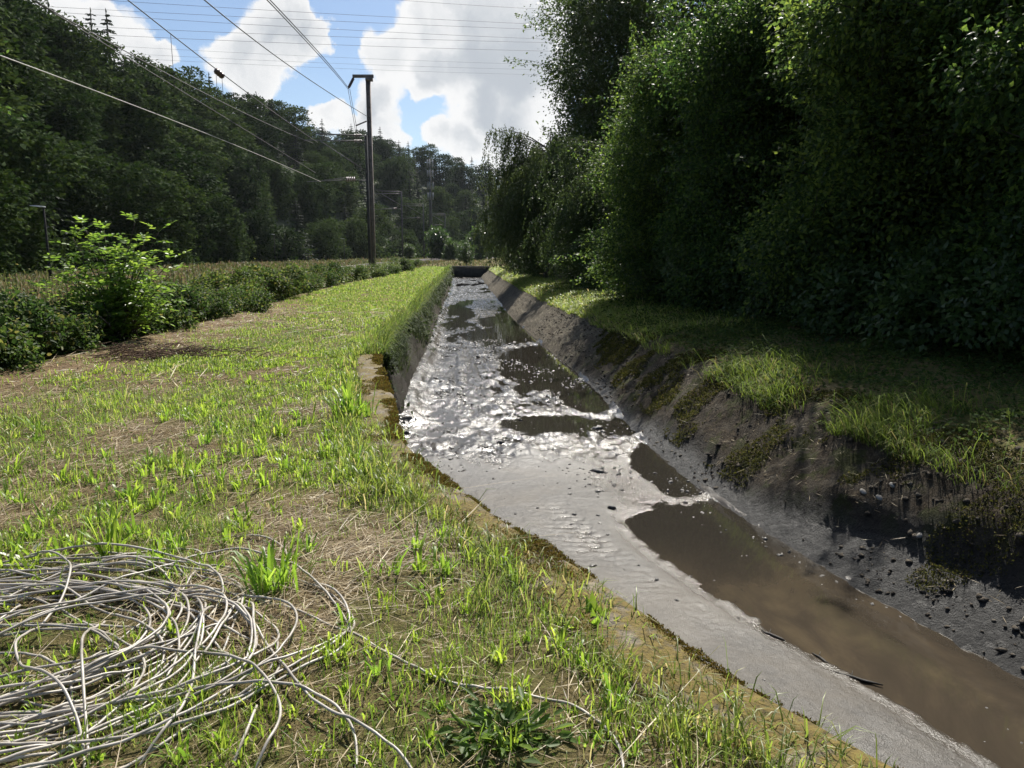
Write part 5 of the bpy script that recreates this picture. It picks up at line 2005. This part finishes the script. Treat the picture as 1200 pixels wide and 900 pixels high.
def build_light():
    w = bpy.data.worlds.new('World')
    SC.world = w
    w.use_nodes = True
    nt = w.node_tree
    nt.nodes.clear()
    l = nt.links
    sky = nd(nt, 'ShaderNodeTexSky')
    sky.sky_type = 'NISHITA'
    sky.sun_disc = False
    sky.sun_elevation = R_(SUN_EL)
    sky.sun_rotation = R_(SUN_AZ)
    sky.air_density = 1.0
    sky.dust_density = .6
    sky.ozone_density = 3.0
    tc = nd(nt, 'ShaderNodeTexCoord')
    dirv = tc.outputs['Generated']
    # wobble the direction so cloud edges billow
    def wob(scale, amt, det):
        t = nd(nt, 'ShaderNodeTexNoise')
        t.inputs['Scale'].default_value = scale
        t.inputs['Detail'].default_value = det
        t.inputs['Roughness'].default_value = .6
        l.new(dirv, t.inputs['Vector'])
        s = nd(nt, 'ShaderNodeVectorMath', operation='SUBTRACT')
        l.new(t.outputs['Color'], s.inputs[0])
        s.inputs[1].default_value = (.5, .5, .5)
        k = nd(nt, 'ShaderNodeVectorMath', operation='SCALE')
        l.new(s.outputs[0], k.inputs[0])
        k.inputs['Scale'].default_value = amt
        return k.outputs[0]
    a = nd(nt, 'ShaderNodeVectorMath', operation='ADD')
    l.new(dirv, a.inputs[0])
    l.new(wob(13, .085, 9), a.inputs[1])
    nv = nd(nt, 'ShaderNodeVectorMath', operation='NORMALIZE')
    l.new(a.outputs[0], nv.inputs[0])
    d = nv.outputs[0]
    blobs = [(318, 42, 42), (352, 42, 30), (292, 72, 40), (262, 60, 26), (300, 104, 24), (335, 22, 28), (372, 46, 18),
             (15, 5, 30), (105, 22, 30), (135, 42, 34), (165, 66, 26), (190, 62, 14), (185, 100, 12), (60, 15, 22),
             (213, 108, 14), (268, 128, 10), (300, 130, 12), (378, 142, 18), (400, 136, 18), (440, 116, 20),
             (455, 128, 26), (440, 152, 24), (420, 165, 24), (470, 165, 16),
             (470, 62, 42), (445, 62, 22), (515, 38, 55), (575, 55, 70), (620, 100, 65), (610, 25, 80), (545, 88, 34), (500, 22, 22), (500, 85, 22), (500, 100, 16),
             (545, 148, 30), (575, 165, 40), (512, 158, 15), (595, 130, 40), (625, 170, 50), (560, 130, 22), (530, 168, 20), (640, 60, 60)]
    tot = None
    for px, py, r in blobs:
        v = nrm(ray(px, py))
        dp = nd(nt, 'ShaderNodeVectorMath', operation='DOT_PRODUCT')
        l.new(d, dp.inputs[0])
        dp.inputs[1].default_value = tuple(v)
        q = math.radians(math.degrees(r / 900) )
        f = maprange(nt, dp.outputs['Value'], math.cos(q * 1.22), math.cos(q * .35))
        tot = f if tot is None else mth(nt, 'ADD', tot, f)
    # everywhere else: broken cumulus
    sx = nd(nt, 'ShaderNodeSeparateXYZ')
    l.new(dirv, sx.inputs[0])
    mp = nd(nt, 'ShaderNodeMapping')
    mp.inputs['Scale'].default_value = (1, 1, 1.9)
    mp.inputs['Location'].default_value = (3.3, 1.2, .4)
    l.new(dirv, mp.inputs[0])
    gen = maprange(nt, noise(nt, mp.outputs[0], 2.6, 7, .58), .47, .66)
    hi = maprange(nt, sx.outputs['Z'], .27, .36)
    gen = mth(nt, 'MULTIPLY', gen, mth(nt, 'MULTIPLY', hi, maprange(nt, sx.outputs['Y'], -.3, .15)))
    fine = noise(nt, d, 21, 9, .64)
    dens = mth(nt, 'ADD', mth(nt, 'ADD', tot, mth(nt, 'MULTIPLY', gen, 1.6)), mth(nt, 'MULTIPLY', mth(nt, 'SUBTRACT', fine, .5), 1.5))
    cov = maprange(nt, dens, .24, .95)
    core = maprange(nt, mth(nt, 'ADD', dens, mth(nt, 'MULTIPLY', mth(nt, 'SUBTRACT', noise(nt, d, 8, 9, .6), .5), 4.5)), .9, 4.0)
    sd = np.array([math.sin(R_(SUN_AZ)) * math.cos(R_(SUN_EL)), math.cos(R_(SUN_AZ)) * math.cos(R_(SUN_EL)), math.sin(R_(SUN_EL))])
    dp = nd(nt, 'ShaderNodeVectorMath', operation='DOT_PRODUCT')
    l.new(dirv, dp.inputs[0])
    dp.inputs[1].default_value = tuple(sd)
    glow = maprange(nt, dp.outputs['Value'], .84, 1.0, 1.0, 6.0)
    white = mixc(nt, core, (8.2, 8.2, 8.2), (4.5, 4.85, 5.3))
    wsc = nd(nt, 'ShaderNodeVectorMath', operation='SCALE')
    l.new(white, wsc.inputs[0])
    l.new(glow, wsc.inputs['Scale'])
    col = mixc(nt, cov, sky.outputs[0], wsc.outputs[0])
    bg = nd(nt, 'ShaderNodeBackground', i_Strength=.066)
    l.new(col, bg.inputs['Color'])
    o = nd(nt, 'ShaderNodeOutputWorld')
    l.new(bg.outputs[0], o.inputs[0])
    w.cycles.sampling_method = 'MANUAL'
    w.cycles.sample_map_resolution = 1024

    s = bpy.data.lights.new('sun', 'SUN')
    s.energy = 5.0
    s.angle = R_(.53)
    s.color = (1, .95, .86)
    so = bpy.data.objects.new('sun', s)
    COL.objects.link(so)
    from mathutils import Vector
    so.rotation_euler = Vector(tuple(sd)).to_track_quat('Z', 'Y').to_euler()
    so.location = (20, 60, 70)


def build_haze():
    m, nt, n, l = new_mat('haze_air')
    v = nd(nt, 'ShaderNodeVolumePrincipled')
    v.inputs['Color'].default_value = (.82, .9, 1.0, 1)
    v.inputs['Density'].default_value = HAZE
    v.inputs['Anisotropy'].default_value = .35
    o = nd(nt, 'ShaderNodeOutputMaterial')
    l.new(v.outputs[0], o.inputs['Volume'])
    mb = MB()
    box(mb, (0, 300, 68), (2600, 2600, 200))
    ob = mb.build('haze', m)
    tag(ob, kind='stuff')


def build_camera():
    c = bpy.data.cameras.new('camera')
    c.sensor_width = 36
    c.lens = 27
    c.clip_start = .05
    c.clip_end = 5000
    o = bpy.data.objects.new('camera', c)
    COL.objects.link(o)
    o.location = (0, 0, EYE)
    o.rotation_euler = (math.pi / 2 - PITCH, 0, 0)
    SC.camera = o


HAZE = 0.00005
EXPO = 0.8
build_ground()
build_mud()
build_walls()
build_hill()
build_grass()
build_tufts()
build_hill_trees()
BARK = build_right_trees()
build_left_bushes(BARK)
build_meadow()
build_railway()
build_cable()
build_stones()
build_clods()
build_light()
if HAZE:
    build_haze()
build_camera()

SC.render.engine = 'CYCLES'
SC.view_settings.view_transform = 'Standard'
SC.view_settings.look = 'None'
SC.view_settings.exposure = EXPO
SC.view_settings.gamma = 1
SC.view_settings.use_curve_mapping = False
cy = SC.cycles
cy.max_bounces = 6
cy.diffuse_bounces = 3
cy.glossy_bounces = 3
cy.transmission_bounces = 4
cy.volume_bounces = 0
cy.transparent_max_bounces = 4
cy.sample_clamp_indirect = 4
cy.caustics_reflective = False
cy.caustics_refractive = False
cy.use_adaptive_sampling = True
cy.adaptive_threshold = .02
cy.use_denoising = True
cy.denoiser = 'OPENIMAGEDENOISE'
SC.render.use_persistent_data = False
